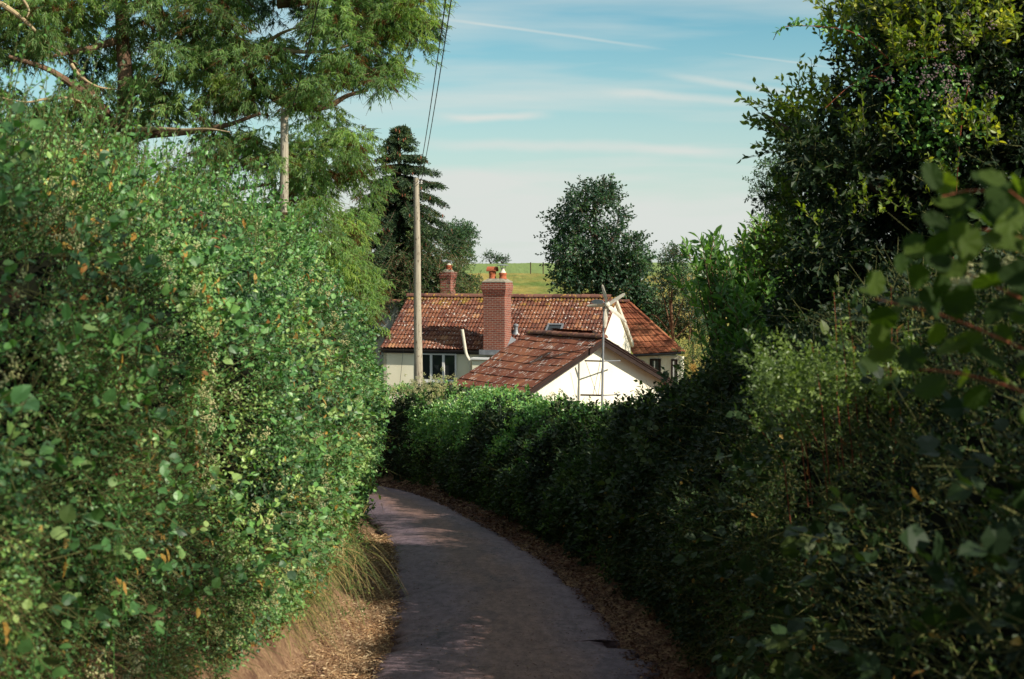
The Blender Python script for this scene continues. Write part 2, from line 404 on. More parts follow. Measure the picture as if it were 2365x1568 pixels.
m_redstem = bark_mat('red_stems', (.14, .035, .020), (.26, .085, .045), 12)
m_bark = bark_mat('reddish_bark', (.07, .040, .028), (.21, .135, .085), 4, .25)
m_palebark = bark_mat('pale_bark', (.20, .14, .08), (.42, .33, .20), 3, .3)
m_darkbark = bark_mat('dark_bark', (.035, .025, .018), (.10, .07, .05), 4, .3)
m_cone = plain_mat('cone_scales', (.20, .07, .035), .8)

# pole timber
s = NT('weathered_pole_timber'); v = s.mapping(s.coord(), (8, 8, .35)); n = s.noise(v, 3.5, 5, .6); n2 = s.noise(s.mapping(s.coord(), (5, 5, 1.6)), 5, 3)
m_pole = s.finish(s.mix(s.step(n2, .60, .68), s.mix(s.step(n, .3, .7), (.20, .17, .13), (.40, .36, .28)), (.07, .045, .03)), .9, .1, bump=n, bstr=.6, bdist=.01)
m_blade = plain_mat('weathered_white_wood', (.62, .57, .47), .7, .2, var=.14, scale=9)
m_metal = plain_mat('dull_metal', (.30, .31, .33), .45, .5, .6)
m_darkmetal = plain_mat('dark_iron', (.05, .045, .045), .6, .4, .3)
m_wire = plain_mat('black_cable', (.02, .03, .04), .6, .3)
m_frame = plain_mat('white_frame_paint', (.68, .68, .66), .45, .4, var=.05)
m_darkwood = plain_mat('dark_stained_wood', (.030, .018, .015), .8, .2, var=.2)
m_gutter = plain_mat('black_gutter', (.022, .020, .022), .45, .4)
m_lead = plain_mat('lead_flashing', (.20, .21, .23), .6, .3, .2, var=.2)
m_terra = plain_mat('terracotta', (.42, .12, .055), .8, .2, var=.2, scale=14)
m_cement = plain_mat('lichened_cement', (.30, .27, .21), .9, .1, var=.25, scale=12)
m_pipe = plain_mat('cream_plastic_pipe', (.60, .56, .45), .5, .3, var=.06)
s = NT('window_glass'); m_glass = s.finish((.018, .022, .024), .06, .6)
def render_wall(name, c, d, stain=.25):
    s = NT(name); o = s.coord(); n = s.noise(o, 28, 4); n2 = s.noise(s.mapping(o, (1, 1, .45)), .9, 4, .6)
    cc = s.mix(s.step(n2, .42, .75), c, d); return s.finish(cc, .92, .1, bump=n, bstr=.25, bdist=.01)
m_cream = render_wall('cream_render', (.82, .78, .60), (.72, .68, .50))
m_whitewall = render_wall('white_render', (.72, .68, .57), (.56, .51, .41))
m_greywall = render_wall('grey_render', (.36, .39, .36), (.28, .30, .28))

def tile_mat(name, cols, lichen, lic_scale, streak=(1, 1, 1), amount=.62, moss_z=None, ribs=0):
    s = NT(name); t = s.attr(); uv = s.coord('UV'); o = s.coord()
    c = s.ramp(t, cols)
    big = s.noise(o, .8, 4, .6); c = s.mix(s.step(big, .35, .7), c, s.mix(1.0, c, (.62, .50, .55), 'MULTIPLY'))
    fine = s.noise(uv, 22, 4, .7); c = s.mix(s.step(fine, .45, .8), c, s.mix(1.0, c, (1.5, 1.35, 1.2), 'MULTIPLY'))
    l1 = s.noise(s.mapping(uv, streak), lic_scale, 3, .6); l2 = s.noise(s.mapping(uv, (1, 1, 1)), .7, 3)
    f = s.step(s.math('ADD', l1, s.math('MULTIPLY', s.math('SUBTRACT', l2, .5), .22)), amount, amount + .03)
    c = s.mix(s.math('MULTIPLY', f, .85), c, lichen)
    if moss_z is not None:
        sx = s.n('ShaderNodeSeparateXYZ', {0: o}); mz = s.step(sx.outputs[2], moss_z - .55, moss_z)
        mn = s.noise(o, 2.2, 4, .7); f2 = s.step(s.math('ADD', mn, s.math('MULTIPLY', mz, .22)), .70, .76)
        c = s.mix(s.math('MULTIPLY', f2, .8), c, s.mix(fine, (.30, .17, .02), (.12, .10, .03)))
    h = s.noise(uv, 40, 3)
    if ribs:
        w = s.n('ShaderNodeTexWave', {'Vector': uv, 'Scale': ribs, 'Distortion': 0.0}, wave_type='BANDS', bands_direction='X')
        h = s.math('ADD', s.math('MULTIPLY', w.outputs['Fac'], 1.0), s.math('MULTIPLY', h, .3))
        c = s.mix(s.step(w.outputs['Fac'], .0, .5), s.mix(1.0, c, (.7, .65, .65), 'MULTIPLY'), c)
    return s.finish(c, .88, .15, bump=h, bstr=.6, bdist=.015)
m_tile = tile_mat('double_roman_tiles', [(0, (.070, .032, .026)), (.4, (.13, .054, .035)), (.75, (.20, .088, .048)), (1, (.28, .15, .075))], (.48, .43, .38), 11, (1, .7, 1), .605, moss_z=6.0)
m_gtile = tile_mat('brown_interlocking_tiles', [(0, (.14, .054, .034)), (.5, (.205, .078, .045)), (1, (.30, .13, .068))], (.60, .57, .52), 5.0, (2.6, .55, 1), .60, ribs=11)
m_otile = tile_mat('orange_clay_tiles', [(0, (.18, .065, .035)), (.5, (.27, .098, .048)), (1, (.36, .16, .08))], (.46, .38, .28), 6, (1.6, .8, 1), .70)
m_ridge = tile_mat('mossy_ridge_tiles', [(0, (.10, .055, .045)), (1, (.20, .10, .07))], (.42, .25, .05), 6, (1, 1, 1), .60)
s = NT('red_brick'); o = s.coord(); sx = s.n('ShaderNodeSeparateXYZ', {0: o})
bv = s.n('ShaderNodeCombineXYZ', {0: s.math('ADD', sx.outputs[0], sx.outputs[1]), 1: sx.outputs[2]}).outputs[0]
br = s.n('ShaderNodeTexBrick', {'Vector': bv, 'Color1': (.23, .058, .034, 1), 'Color2': (.13, .036, .028, 1), 'Mortar': (.27, .21, .17, 1), 'Scale': 1.0, 'Mortar Size': .010, 'Mortar Smooth': .1, 'Bias': -.1, 'Brick Width': .225, 'Row Height': .075})
n = s.noise(o, 5, 4, .7)
m_brick = s.finish(s.mix(s.step(n, .55, .8), br.outputs['Color'], s.mix(1.0, br.outputs['Color'], (.45, .42, .42), 'MULTIPLY')), .9, .15, bump=br.outputs['Fac'], bstr=-.6, bdist=.01)

# ------------------------------------------------------------------ lie of the land
_zy = [-40, -6, 0, 4, 10, 45, 50, 55, 68, 78, 90, 110, 130, 150, 300, 420, 700]
_zz = [-1.2, -1.45, -1.72, -2.35, -3.42, -7.10, -7.45, -7.6, -7.4, -5.4, -3.3, -2.1, -1.35, -1.0, -.12, -2.0, -14]
def zb(y): return np.interp(y, _zy, _zz)
RL = [(-6, -1.25), (0, -1.22), (8, -1.25), (12.7, -1.30), (16.4, -1.38), (21.4, -1.82), (25, -2.2), (28, -2.6), (32, -3.3), (38, -4.7), (43, -6.5), (46, -8.5), (48.5, -12), (50, -18)]
RR = [(-6, 1.2), (0, 1.2), (8, 1.2), (12.7, 1.19), (14.85, 1.08), (17.1, .98), (20.3, .73), (25.6, .06), (31.9, -.99), (38.1, -2.1), (43.5, -3.4), (46.5, -4.8), (48.5, -7), (50.2, -11), (51.5, -18)]
def terr(x, y):
    x = np.asarray(x, float); y = np.asarray(y, float)
    z = zb(y)
    lx = np.interp(y, [a for a, b in RL], [b for a, b in RL]); rx = np.interp(y, [a for a, b in RR], [b for a, b in RR])
    near = np.clip((52 - y) / 8, 0, 1)
    dl = np.clip(lx - x, 0, 99); dr = np.clip(x - rx, 0, 99)
    # left: gravelly verge then a steep earth bank; right: litter verge then a low bank
    bl = np.interp(dl, [0, .12, .4, .58, .92, 2.0, 6, 30], [0, .03, .08, .18, .66, 1.0, 1.2, 1.6])
    brr = np.interp(dr, [0, .12, .7, 1.2, 2.0, 6, 30], [0, .03, .09, .35, .8, 1.1, 1.2])
    z = z + (bl + brr) * near
    far = np.clip((y - 100) / 100, 0, 1); z = z + far * (.0028 * x + .4 * np.sin(x * .02 + 1))* np.clip((y - 100) / 200, 0, 1)
    P = np.stack([x, y, 0 * x], -1)
    off = np.clip((dl + dr) / .5, 0, 1)
    z = z + off * (fbm(P, 2.2, 3) - .5) * .16 - (1 - off) * .10
    return z
def grid_mesh(xs, ys, fn):
    X, Y = np.meshgrid(xs, ys); Z = fn(X, Y); v = np.stack([X, Y, Z], -1).reshape(-1, 3)
    a = np.arange(len(ys) - 1)[:, None] * len(xs) + np.arange(len(xs) - 1)[None]
    f = np.stack([a, a + 1, a + 1 + len(xs), a + len(xs)], -1).reshape(-1, 4)
    return v, f
def seg(*a): return np.unique(np.round(np.concatenate([np.arange(*q) for q in a]), 4))
xs = seg((-300, -60, 12), (-60, -20, 2), (-20, -6, .5), (-6, 4, .08), (4, 12, .4), (12, 60, 2), (60, 301, 12))
ys = seg((-12, 8, .4), (8, 30, .1), (30, 56, .25), (56, 130, 1), (130, 701, 10))
s = NT('earth_and_field'); o = s.coord(); sx = s.n('ShaderNodeSeparateXYZ', {0: o}); Y_ = sx.outputs[1]
n1_ = s.noise(o, 2.5, 5, .65); n2_ = s.noise(o, 30, 4, .7)
earth = s.mix(s.step(n2_, .3, .7), (.13, .062, .038), (.37, .245, .145)); earth = s.mix(s.step(n1_, .45, .65), earth, (.085, .043, .030))
nf = s.noise(s.mapping(o, (1, .35, 1)), .22, 5, .62); nf2 = s.noise(s.mapping(o, (1, .5, 1)), 1.6, 4, .7)
dryg = s.mix(s.step(nf, .38, .62), (.32, .25, .075), (.12, .17, .04)); dryg = s.mix(s.step(nf2, .4, .65), dryg, s.mix(1.0, dryg, (.75, .72, .55), 'MULTIPLY'))
topg = s.mix(s.step(nf2, .3, .7), (.13, .19, .06), (.19, .24, .08))
fld = s.mix(s.step(Y_, 148, 152), dryg, topg)
m_ground = s.finish(s.mix(s.step(Y_, 58, 64), earth, fld), .95, .1, bump=n2_, bstr=.8, bdist=.05)
M = Mesh(); v, f = grid_mesh(xs, ys, terr); M.add(v, f)
g = M.build('ground', m_ground, smooth=True); g['kind'] = 'structure'; g['label'] = 'red earth banks of the lane running down to the valley and up into the dry field'

# road: one sheet a little above the ground, with ragged broken edges and a slight crown
s = NT('worn_asphalt'); o = s.coord(); uv = s.coord('UV'); su = s.n('ShaderNodeSeparateXYZ', {0: uv})
fine = s.math('MULTIPLY', s.math('ADD', s.noise(o, 90, 3, .7), s.noise(o, 22, 4, .75)), .5); mid = s.noise(o, 6, 5, .65); big = s.noise(s.mapping(o, (1, .25, 1)), 1.5, 4, .6)
base = s.mix(s.step(fine, .38, .62), (.100, .070, .086), (.180, .130, .152))
cen = s.math('ADD', su.outputs[0], s.math('MULTIPLY', s.math('SUBTRACT', big, .5), .35))
midb = s.math('SUBTRACT', 1.0, s.step(s.math('ABSOLUTE', s.math('SUBTRACT', cen, .56)), .10, .30))
grit = s.mix(s.step(fine, .35, .65), (.112, .064, .053), (.220, .134, .113))
c = s.mix(s.math('MULTIPLY', midb, 1.0), base, grit)
c = s.mix(s.step(mid, .54, .72), c, s.mix(1.0, c, (.62, .55, .55), 'MULTIPLY'))
ptch = s.noise(s.mapping(o, (1, .4, 1)), .55, 2, .3, 1.0); c = s.mix(s.step(ptch, .56, .575), c, s.mix(1.0, c, (.78, .80, .86), 'MULTIPLY'))
gr2 = s.noise(s.mapping(o, (1, .3, 1)), 9, 5, .8); c = s.mix(s.step(gr2, .40, .60), s.mix(1.0, c, (.72, .68, .68), 'MULTIPLY'), s.mix(1.0, c, (1.22, 1.18, 1.16), 'MULTIPLY'))
spk = s.n('ShaderNodeTexVoronoi', {'Vector': o, 'Scale': 16.0}).outputs['Distance']; c = s.mix(s.step(spk, .0, .12), (.02, .016, .016), c)
vc = s.n('ShaderNodeTexVoronoi', {'Vector': s.n('ShaderNodeVectorMath', {0: s.mapping(o, (1, .45, 1)), 1: s.n('ShaderNodeTexNoise', {'Vector': o, 'Scale': 2.0}).outputs['Color']}, operation='ADD').outputs[0], 'Scale': .9}, feature='DISTANCE_TO_EDGE').outputs['Distance']
crk = s.math('MULTIPLY', s.math('SUBTRACT', 1.0, s.step(vc, .006, .022)), s.step(big, .5, .6)); c = s.mix(s.math('MULTIPLY', crk, .85), c, (.03, .025, .025))
m_road = s.finish(c, .78, .35, bump=s.math('ADD', fine, s.math('MULTIPLY', mid, .8)), bstr=.5, bdist=.012)
def resample(P, step):
    P = smooth_path(P, 6); d = np.concatenate([[0], np.cumsum(np.linalg.norm(np.diff(P, axis=0), axis=1))])
    t = np.linspace(0, d[-1], int(d[-1] / step)); return np.stack([np.interp(t, d, P[:, k]) for k in range(P.shape[1])], 1)
M = Mesh()
n = 1600
le = resample([(b, a) for a, b in RL], .01); re_ = resample([(b, a) for a, b in RR], .01)
le = le[np.linspace(0, len(le) - 1, n).astype(int)]; re_ = re_[np.linspace(0, len(re_) - 1, n).astype(int)]
jl = (fbm(np.stack([le[:, 0] * 0, le[:, 1], le[:, 1] * 0], 1), 1.9, 11, 6) - .5) * .46; jr = (fbm(np.stack([re_[:, 0] * 0, re_[:, 1], re_[:, 1] * 0], 1), .8, 21, 6) - .5) * .22
for j_, e_ in ((jl, le), (jr, re_)): j_ += (np.round(vnoise(np.stack([0 * j_, e_[:, 1], 0 * j_], 1), 3.1, 8) * 4) / 4 - .5) * .10 + (vnoise(np.stack([0 * j_, e_[:, 1], 0 * j_], 1), 14, 18) - .5) * .045
jr += np.where((re_[:, 1] > 14.0) & (re_[:, 1] < 14.5), -.22, 0) + np.where((re_[:, 1] > 12.6) & (re_[:, 1] < 13.3), .12, 0)
K = 15; V = []; UV = []
for k in range(K):
    u = k / (K - 1)
    p = le * (1 - u) + re_ * u
    p = p + np.stack([jl * max(0, 1 - u * 4) + jr * max(0, 1 - (1 - u) * 4), 0 * jl], 1)
    z = zb(p[:, 1]) + .035 * (1 - (2 * u - 1) ** 2) - (.02 if k in (0, K - 1) else 0)
    z = z + (vnoise(np.stack([p[:, 0], p[:, 1], 0 * z], 1), .8, 5) - .5) * .03 + .012
    V.append(np.stack([p[:, 0], p[:, 1], z], 1)); UV.append(np.stack([np.full(n, u), p[:, 1]], 1))
lo = V[0].copy(); lo[:, 2] -= .10; lo[:, 0] -= .02; hi = V[-1].copy(); hi[:, 2] -= .10; hi[:, 0] += .02
V = [lo] + V + [hi]; UV = [UV[0]] + UV + [UV[-1]]; K += 2
v = np.stack(V, 1).reshape(-1, 3); a = np.arange(n - 1)[:, None] * K + np.arange(K - 1)[None]
f = np.stack([a, a + 1, a + 1 + K, a + K], -1).reshape(-1, 4)
M.add(v, f, uv=np.stack(UV, 1).reshape(-1, 2))
rd = M.build('road', m_road, smooth=True); rd['kind'] = 'structure'; rd['label'] = 'narrow worn asphalt lane curving left and downhill between hedges'

# ------------------------------------------------------------------ main cottage (local frame: x along the ridge, y back)
TH_ = R(18)
A = at(1418, 688, 60.0); GZ = -7.5
house = thing('cottage', 'long cream cottage with mossy tiled roof and big brick chimney beyond the bend', 'house', (A[0], A[1], GZ), -TH_)
RZ = A[2] - GZ; SP = 3.2; RISE = 2.10; EZ = RZ - RISE; HL = 9.35
def tile_patch(M, e0, e1, r0, r1, ncourse, roll, amp, step=.03, sub=6, sag=0.0, seed=0, tilew=2):
    """corrugated tile courses on the quad eave-left, eave-right, ridge-left, ridge-right"""
    e0, e1, r0, r1 = [np.array(q, float) for q in (e0, e1, r0, r1)]
    W = np.linalg.norm(e1 - e0); H = np.linalg.norm(r0 - e0)
    nr = max(2, int(round(W / roll))); nc = nr * sub
    nn = nrm(np.cross(e1 - e0, r0 - e0))
    u = np.linspace(0, 1, nc + 1)
    prof = np.abs(np.sin(np.pi * u * nr)) ** .7 if amp > 0 else 0 * u
    g = np.random.default_rng(seed)
    for c in range(ncourse):
        rows = []; uvs = []
        tj = g.normal(0, .004, nr // tilew + 2)[(np.floor(u * nr * .9999 / tilew)).astype(int)]
        for t, hh in ((c, step - .045), (c - .06, step), (c + 1.0, 0.0)):
            tt = t / ncourse
            a = e0 + (r0 - e0) * tt; b = e1 + (r1 - e1) * tt
            p = a + (b - a) * u[:, None]
            h = prof * amp + hh + tj + sag * (np.sin(np.pi * u) * np.sin(np.pi * np.clip(tt, 0, 1))) * -1 + (vnoise(np.stack([u * W, 0 * u + tt * H, 0 * u], 1), .7, seed) - .5) * .05
            rows.append(p + nn * h[:, None]); uvs.append(np.stack([u * W, np.full(nc + 1, tt * H)], 1))
        # split per tile column so every tile has a tone of its own
        for k in range(0, nr, tilew):
            i0, i1 = k * sub, min((k + tilew) * sub, nc); m = i1 - i0 + 1
            v = np.concatenate([r[i0:i1 + 1] for r in rows]); uv = np.concatenate([q[i0:i1 + 1] for q in uvs])
            f = np.array([(j * m + i, j * m + i + 1, (j + 1) * m + i + 1, (j + 1) * m + i) for j in range(2) for i in range(m - 1)])
            M.add(v, f, tone=np.full(len(v), np.clip(g.normal(.5, .2), 0, 1)), uv=uv)
    # underside
    V = np.array([e0, e1, r1, r0]) - nn * .07
    M.add(V, np.array([[0, 3, 2, 1]]), uv=np.zeros((4, 2)))
M = Mesh()
tile_patch(M, (-HL, -SP, EZ), (.12, -SP, EZ), (-HL, 0, RZ), (.12, 0, RZ), 12, .155, .046, sag=.03, seed=1)
front = M.build('front_roof', m_tile, house, local=True)
M = Mesh(); tile_patch(M, (.12, SP, EZ), (-HL, SP, EZ), (.12, 0, RZ), (-HL, 0, RZ), 12, .155, .046, seed=2)
M.build('rear_roof', m_tile, house, local=True)
def ridge_caps(M, p0, p1, r=.13, step=.42, seed=0):
    p0 = np.array(p0, float); p1 = np.array(p1, float); Ln = np.linalg.norm(p1 - p0); d = (p1 - p0) / Ln
    sd = nrm(np.cross(d, [0, 0, 1])); n = int(Ln / step); g = np.random.default_rng(seed)
    for i in range(n):
        a = p0 + d * (i * step); b = p0 + d * ((i + 1) * step + .03); tn = g.uniform(0, 1); q = g.normal(0, .006)
        V = []
        for pt, rr in ((a, r + .012), (b, r)):
            for k in range(9):
                th = math.pi * k / 8; V.append(pt + sd * math.cos(th) * rr * 1.25 + np.array([0, 0, math.sin(th) * rr - .03 + q]))
        M.add(V, [(k, k + 1, 10 + k, 9 + k) for k in range(8)] + [tuple(range(9))], tn) if False else M.add(V, np.array([(k, k + 1, 10 + k, 9 + k) for k in range(8)]), tn, uv=np.array([[k * .05, i * step + e * step] for e in (0, 1) for k in range(9)]))
        M.add(V[:9], np.array([[0, 1, 2, 3], [0, 3, 4, 5], [0, 5, 6, 7]]), tn, uv=np.zeros((9, 2)))
M = Mesh(); ridge_caps(M, (-HL - .03, 0, RZ + .04), (.12, 0, RZ + .04)); M.build('ridge_tiles', m_ridge, house, local=True)
# walls as thin rendered boxes, butted
WI = 3.05
M = Mesh(); M.box(((-HL + .1 - .15) / 2, -WI + .15, (EZ - .02) / 2 + .0), (HL - .25, .30, EZ - .0)); M.build('front_wall', m_cream, house, local=True)
M = Mesh(); M.box(((-HL + .1 - .15) / 2, WI - .15, (EZ) / 2), (HL - .25, .30, EZ)); M.build('rear_wall', m_cream, house, local=True)
def gable(lx):
    zt = EZ + (SP - WI) / SP * RISE - .06
    return [(lx, -WI, 0), (lx, WI, 0), (lx, WI, zt), (lx, 0, RZ - .09), (lx, -WI, zt)]
M = Mesh(); M.prism(gable(-.14), (.15, 0, 0)); M.build('gable_wall', m_whitewall, house, local=True)
M = Mesh(); M.prism(gable(-HL + .1), (.15, 0, 0)); M.build('gable_wall', m_cream, house, local=True)
# barge boards on the right gable, gutter and fascia on the front eave
M = Mesh()
for sgn in (1,):
    d = np.array([0, sgn * SP, -RISE]); nl_ = np.linalg.norm(d); dd = d / nl_; up = np.array([0, sgn * RISE, SP]) / nl_
    M.prism([np.array([.02, 0, RZ + .02]), np.array([.02, 0, RZ + .02]) + dd * nl_, np.array([.02, 0, RZ + .02]) + dd * nl_ - up * .2, np.array([.02, 0, RZ - .18])], (.10, 0, 0))
M.build('barge_board', m_blade, house, local=True)
M = Mesh()
th = np.linspace(math.pi, 2 * math.pi, 7)
prof = [(-SP - .05 + .06 * math.cos(t), EZ - .05 + .06 * math.sin(t)) for t in th] + [(-SP - .05 + .05 * math.cos(t), EZ - .045 + .05 * math.sin(t)) for t in th[::-1]]
M.prism([(-HL, y, z) for y, z in prof], (HL + .12, 0, 0)); M.build('gutter', m_gutter, house, local=True)
M = Mesh(); M.box((-HL / 2, -SP + .10, EZ - .12), (HL - .02, .03, .17)); M.box((-HL / 2, -SP + .19, EZ - .19), (HL - .02, .15, .02)); M.build('fascia', m_gutter, house, local=True)
# front window (three lights) — placed on the wall under the eave
def local_of(px, py, ly):
    """local (x,z) on the plane y = ly of the cottage seen at a pixel"""
    d0 = at(px, py, 1.0); c, q = math.cos(TH_), math.sin(TH_)
    o_ = np.array([-A[0], -A[1]]); f_ = lambda w: (w[0] * c - w[1] * q, w[0] * q + w[1] * c)
    ox, oy = f_(o_); dx, dy = f_(d0[:2]); t = (ly - oy) / dy
    return ox + dx * t, d0[2] * t - GZ
wx0, wz1 = local_of(968, 826, -WI); wx1, wz0 = local_of(1053, 900, -WI)
wz1 = EZ - .22; wz0 = wz1 - 1.1
M = Mesh(); fy = -WI - .02
for xx in (wx0, wx1): M.box((xx, fy, (wz0 + wz1) / 2), (.07, .09, wz1 - wz0 + .07))
for zz in (wz0, wz1): M.box(((wx0 + wx1) / 2, fy, zz), (wx1 - wx0 - .07, .09, .07))
for k in (1, 2): M.box((wx0 + (wx1 - wx0) * k / 3, fy - .003, (wz0 + wz1) / 2), (.10, .08, wz1 - wz0 - .07))
wf = M.build('window', m_frame, house, local=True)
M = Mesh(); M.box(((wx0 + wx1) / 2, -WI - .006, (wz0 + wz1) / 2), (wx1 - wx0 - .07, .012, wz1 - wz0 - .07)); M.build('pane', m_glass, wf, local=True)
M = Mesh(); M.box(((wx0 + wx1) / 2, -WI - .06, wz0 - .07), (wx1 - wx0 + .2, .16, .05)); M.build('sill', m_frame, wf, local=True)
# little lean-to with a white fascia between window and garage
bx0, _ = local_of(1087, 840, -WI - .9); bx1, _ = local_of(1160, 840, -WI - .9)
M = Mesh(); M.box(((bx0 + 1.6 + bx0) / 2, -WI - .45, (EZ - .36) / 2), (1.5, .86, EZ - .36)); M.build('porch_wall', m_cream, house, local=True)
M = Mesh(); M.box(((bx0 + 1.6 + bx0) / 2, -WI - .48, EZ - .32), (1.66, .99, .06)); M.build('porch_roof', m_frame, house, local=True)
# front chimney
def chimney(cx, cy, w, dpt, z0, z1, corb, bev=.0):
    M = Mesh(); M.box((cx, cy, (z0 + z1) / 2), (w, dpt, z1 - z0))
    for k, e in enumerate((.02, .035, .05)):
        M.box((cx, cy, z1 + .0375 + k * .075), (w + 2 * e, dpt + 2 * e, .075))
    M.box((cx, cy, z1 + .225 + .1125), (w + .13, dpt + .13, .225)); M.box((cx, cy, z1 + .45 + .0375), (w + .09, dpt + .09, .075))
    return M.build('chimney', m_brick, house, local=True)
cx0, cz0 = local_of(1116, 816, -SP - .35); cx1, cz1 = local_of(1165, 682, -SP - .35)
cw = cx1 - cx0; cdp = .85; ccx = (cx0 + cx1) / 2; ccy = -SP - .35 + cdp / 2
ch = chimney(ccx, ccy, cw, cdp, EZ - .12, cz1, True)
ztop = cz1 + .525
M = Mesh(); M.prism([(ccx - cw / 2 - .055, ccy - cdp / 2 - .055, ztop), (ccx + cw / 2 + .055, ccy - cdp / 2 - .055, ztop), (ccx + cw / 2 + .055, ccy + cdp / 2 + .055, ztop), (ccx - cw / 2 - .055, ccy + cdp / 2 + .055, ztop)], (0, 0, .03))
v0 = np.array([[ccx + i * (cw / 2 + .045), ccy + j * (cdp / 2 + .045), ztop + .03] for i, j in ((-1, -1), (1, -1), (1, 1), (-1, 1))]); v1 = np.array([[ccx + i * (cw / 2 - .15), ccy + j * (cdp / 2 - .15), ztop + .15] for i, j in ((-1, -1), (1, -1), (1, 1), (-1, 1))])
M.add(np.concatenate([v0, v1]), [(0, 1, 5, 4), (1, 2, 6, 5), (2, 3, 7, 6), (3, 0, 4, 7), (4, 5, 6, 7)]); M.build('cement_cap', m_cement, ch, local=True)
M = Mesh(); M.box((ccx, -SP - .36 - .02, EZ - .07), (cw + .34, .05, .20)); 
M.add([(ccx + cw / 2 + .005, -SP - .37, EZ - .1), (ccx + cw / 2 + .22, -SP - .37, EZ - .1), (ccx + cw / 2 + .22, -SP + .5, EZ + .42), (ccx + cw / 2 + .005, -SP + .5, EZ + .55)], [(0, 1, 2, 3)])
M.box((ccx - cw / 2 - .10, -SP - .15, EZ - .02), (.2, .4, .05)); M.build('flashing', m_lead, ch, local=True)
def pot(cx, cy, z, r, h, parent, top):
    M = Mesh(); M.lathe((cx, cy, z), [(r * 1.12, 0), (r * 1.08, .06), (r, .08), (r * .97, h - .10), (r * 1.12, h - .08), (r * 1.12, h)], 18)
    if top == 'hood':
        M.lathe((cx, cy, z + h), [(r * .9, 0), (r * .9, .05)], 14)
        V = []
        for k in range(11):
            t = math.pi * k / 10; V += [(cx - r * 1.55, cy + math.cos(t) * r * 1.25, z + h + .03 + math.sin(t) * r * 1.35), (cx + r * 1.55, cy + math.cos(t) * r * 1.25, z + h + .03 + math.sin(t) * r * 1.35)]
        rot = np.array(V); M.add(rot, [(2 * k, 2 * k + 1, 2 * k + 3, 2 * k + 2) for k in range(10)])
        M.add(rot * [1, .92, 1] + [0, cy * .08, -.02], [(2 * k, 2 * k + 2, 2 * k + 3, 2 * k + 1) for k in range(10)])
    o_ = M.build('chimney_pot', m_terra, parent, local=True)
    return o_
pz = ztop + .13
p1_ = pot(ccx - .21, ccy, pz, .135, .30, ch, 'hood')
p2_ = pot(ccx + .24, ccy, pz, .145, .26, ch, None)
M = Mesh(); M.lathe((ccx + .24, ccy, pz + .26), [(.135, 0), (.10, .05), (.07, .10), (.065, .19), (.06, .20)], 16); p2_c = M.build('pot_collar', m_pipe, ch, local=True)
M = Mesh(); M.lathe((ccx + .24, ccy, pz + .55), [(.24, 0), (.245, .02), (.10, .05), (.01, .06)], 20)
for a_ in (0, 2.1, 4.2): M.tube([(ccx + .24 + .09 * math.cos(a_), ccy + .09 * math.sin(a_), pz + .40), (ccx + .24 + .13 * math.cos(a_), ccy + .13 * math.sin(a_), pz + .56)], .012, 5)
M.build('cowl', m_metal, ch, local=True)
# rear chimney on the back slope
rx0, rz0_ = local_of(1016, 684, 1.1); rx1, rz1_ = local_of(1040, 645, 1.1)
rw = rx1 - rx0; rcx = (rx0 + rx1) / 2; rcy = 1.1 + .35
M = Mesh(); M.box((rcx, rcy, (RZ - 1.2 + rz1_) / 2), (rw, .70, rz1_ - RZ + 1.2))
for k, e in enumerate((.015, .03)): M.box((rcx, rcy, rz1_ + .0375 + k * .075), (rw + 2 * e, .7 + 2 * e, .075))
M.box((rcx, rcy, rz1_ + .15 + .09), (rw + .09, .79, .18)); ch2 = M.build('chimney', m_brick, house, local=True); ch2['label'] = 'small brick chimney at the back of the ridge'
ch['label'] = 'big brick chimney on the front eave'
M = Mesh(); M.lathe((rcx, rcy, rz1_ + .33), [(rw * .58, 0), (rw * .4, .10), (.12, .12)], 14); M.build('cement_cap', m_cement, ch2, local=True)
pot(rcx + .05, rcy, rz1_ + .40, .135, .24, ch2, None)
M = Mesh(); M.lathe((rcx + .05, rcy, rz1_ + .64), [(.12, 0), (.05, .08), (.05, .14)], 12); M.build('pot_collar', m_pipe, ch2, local=True)
M = Mesh(); M.lathe((rcx + .05, rcy, rz1_ + .80), [(.16, 0), (.16, .015), (.02, .04)], 16); M.tube([(rcx + .05, rcy, rz1_ + .7), (rcx + .05, rcy, rz1_ + .82)], .015, 6); M.build('cowl', m_metal, ch2, local=True)
# cream pipe leaning up in front of the roof, roof cowl, roof window
def loc3(px, py, ly):
    x, z = local_of(px, py, ly); return np.array([x, ly, z])
M = Mesh(); P = [loc3(1087, 905, -SP - .25), loc3(1086, 838, -SP - .25), loc3(1084, 832, -SP - .26), loc3(1078, 822, -SP - .28), loc3(1075, 812, -SP - .30), loc3(1067, 761, -SP - .42)]
M.tube(P, .065, 12); M.build('waste_pipe', m_pipe, house, local=True)
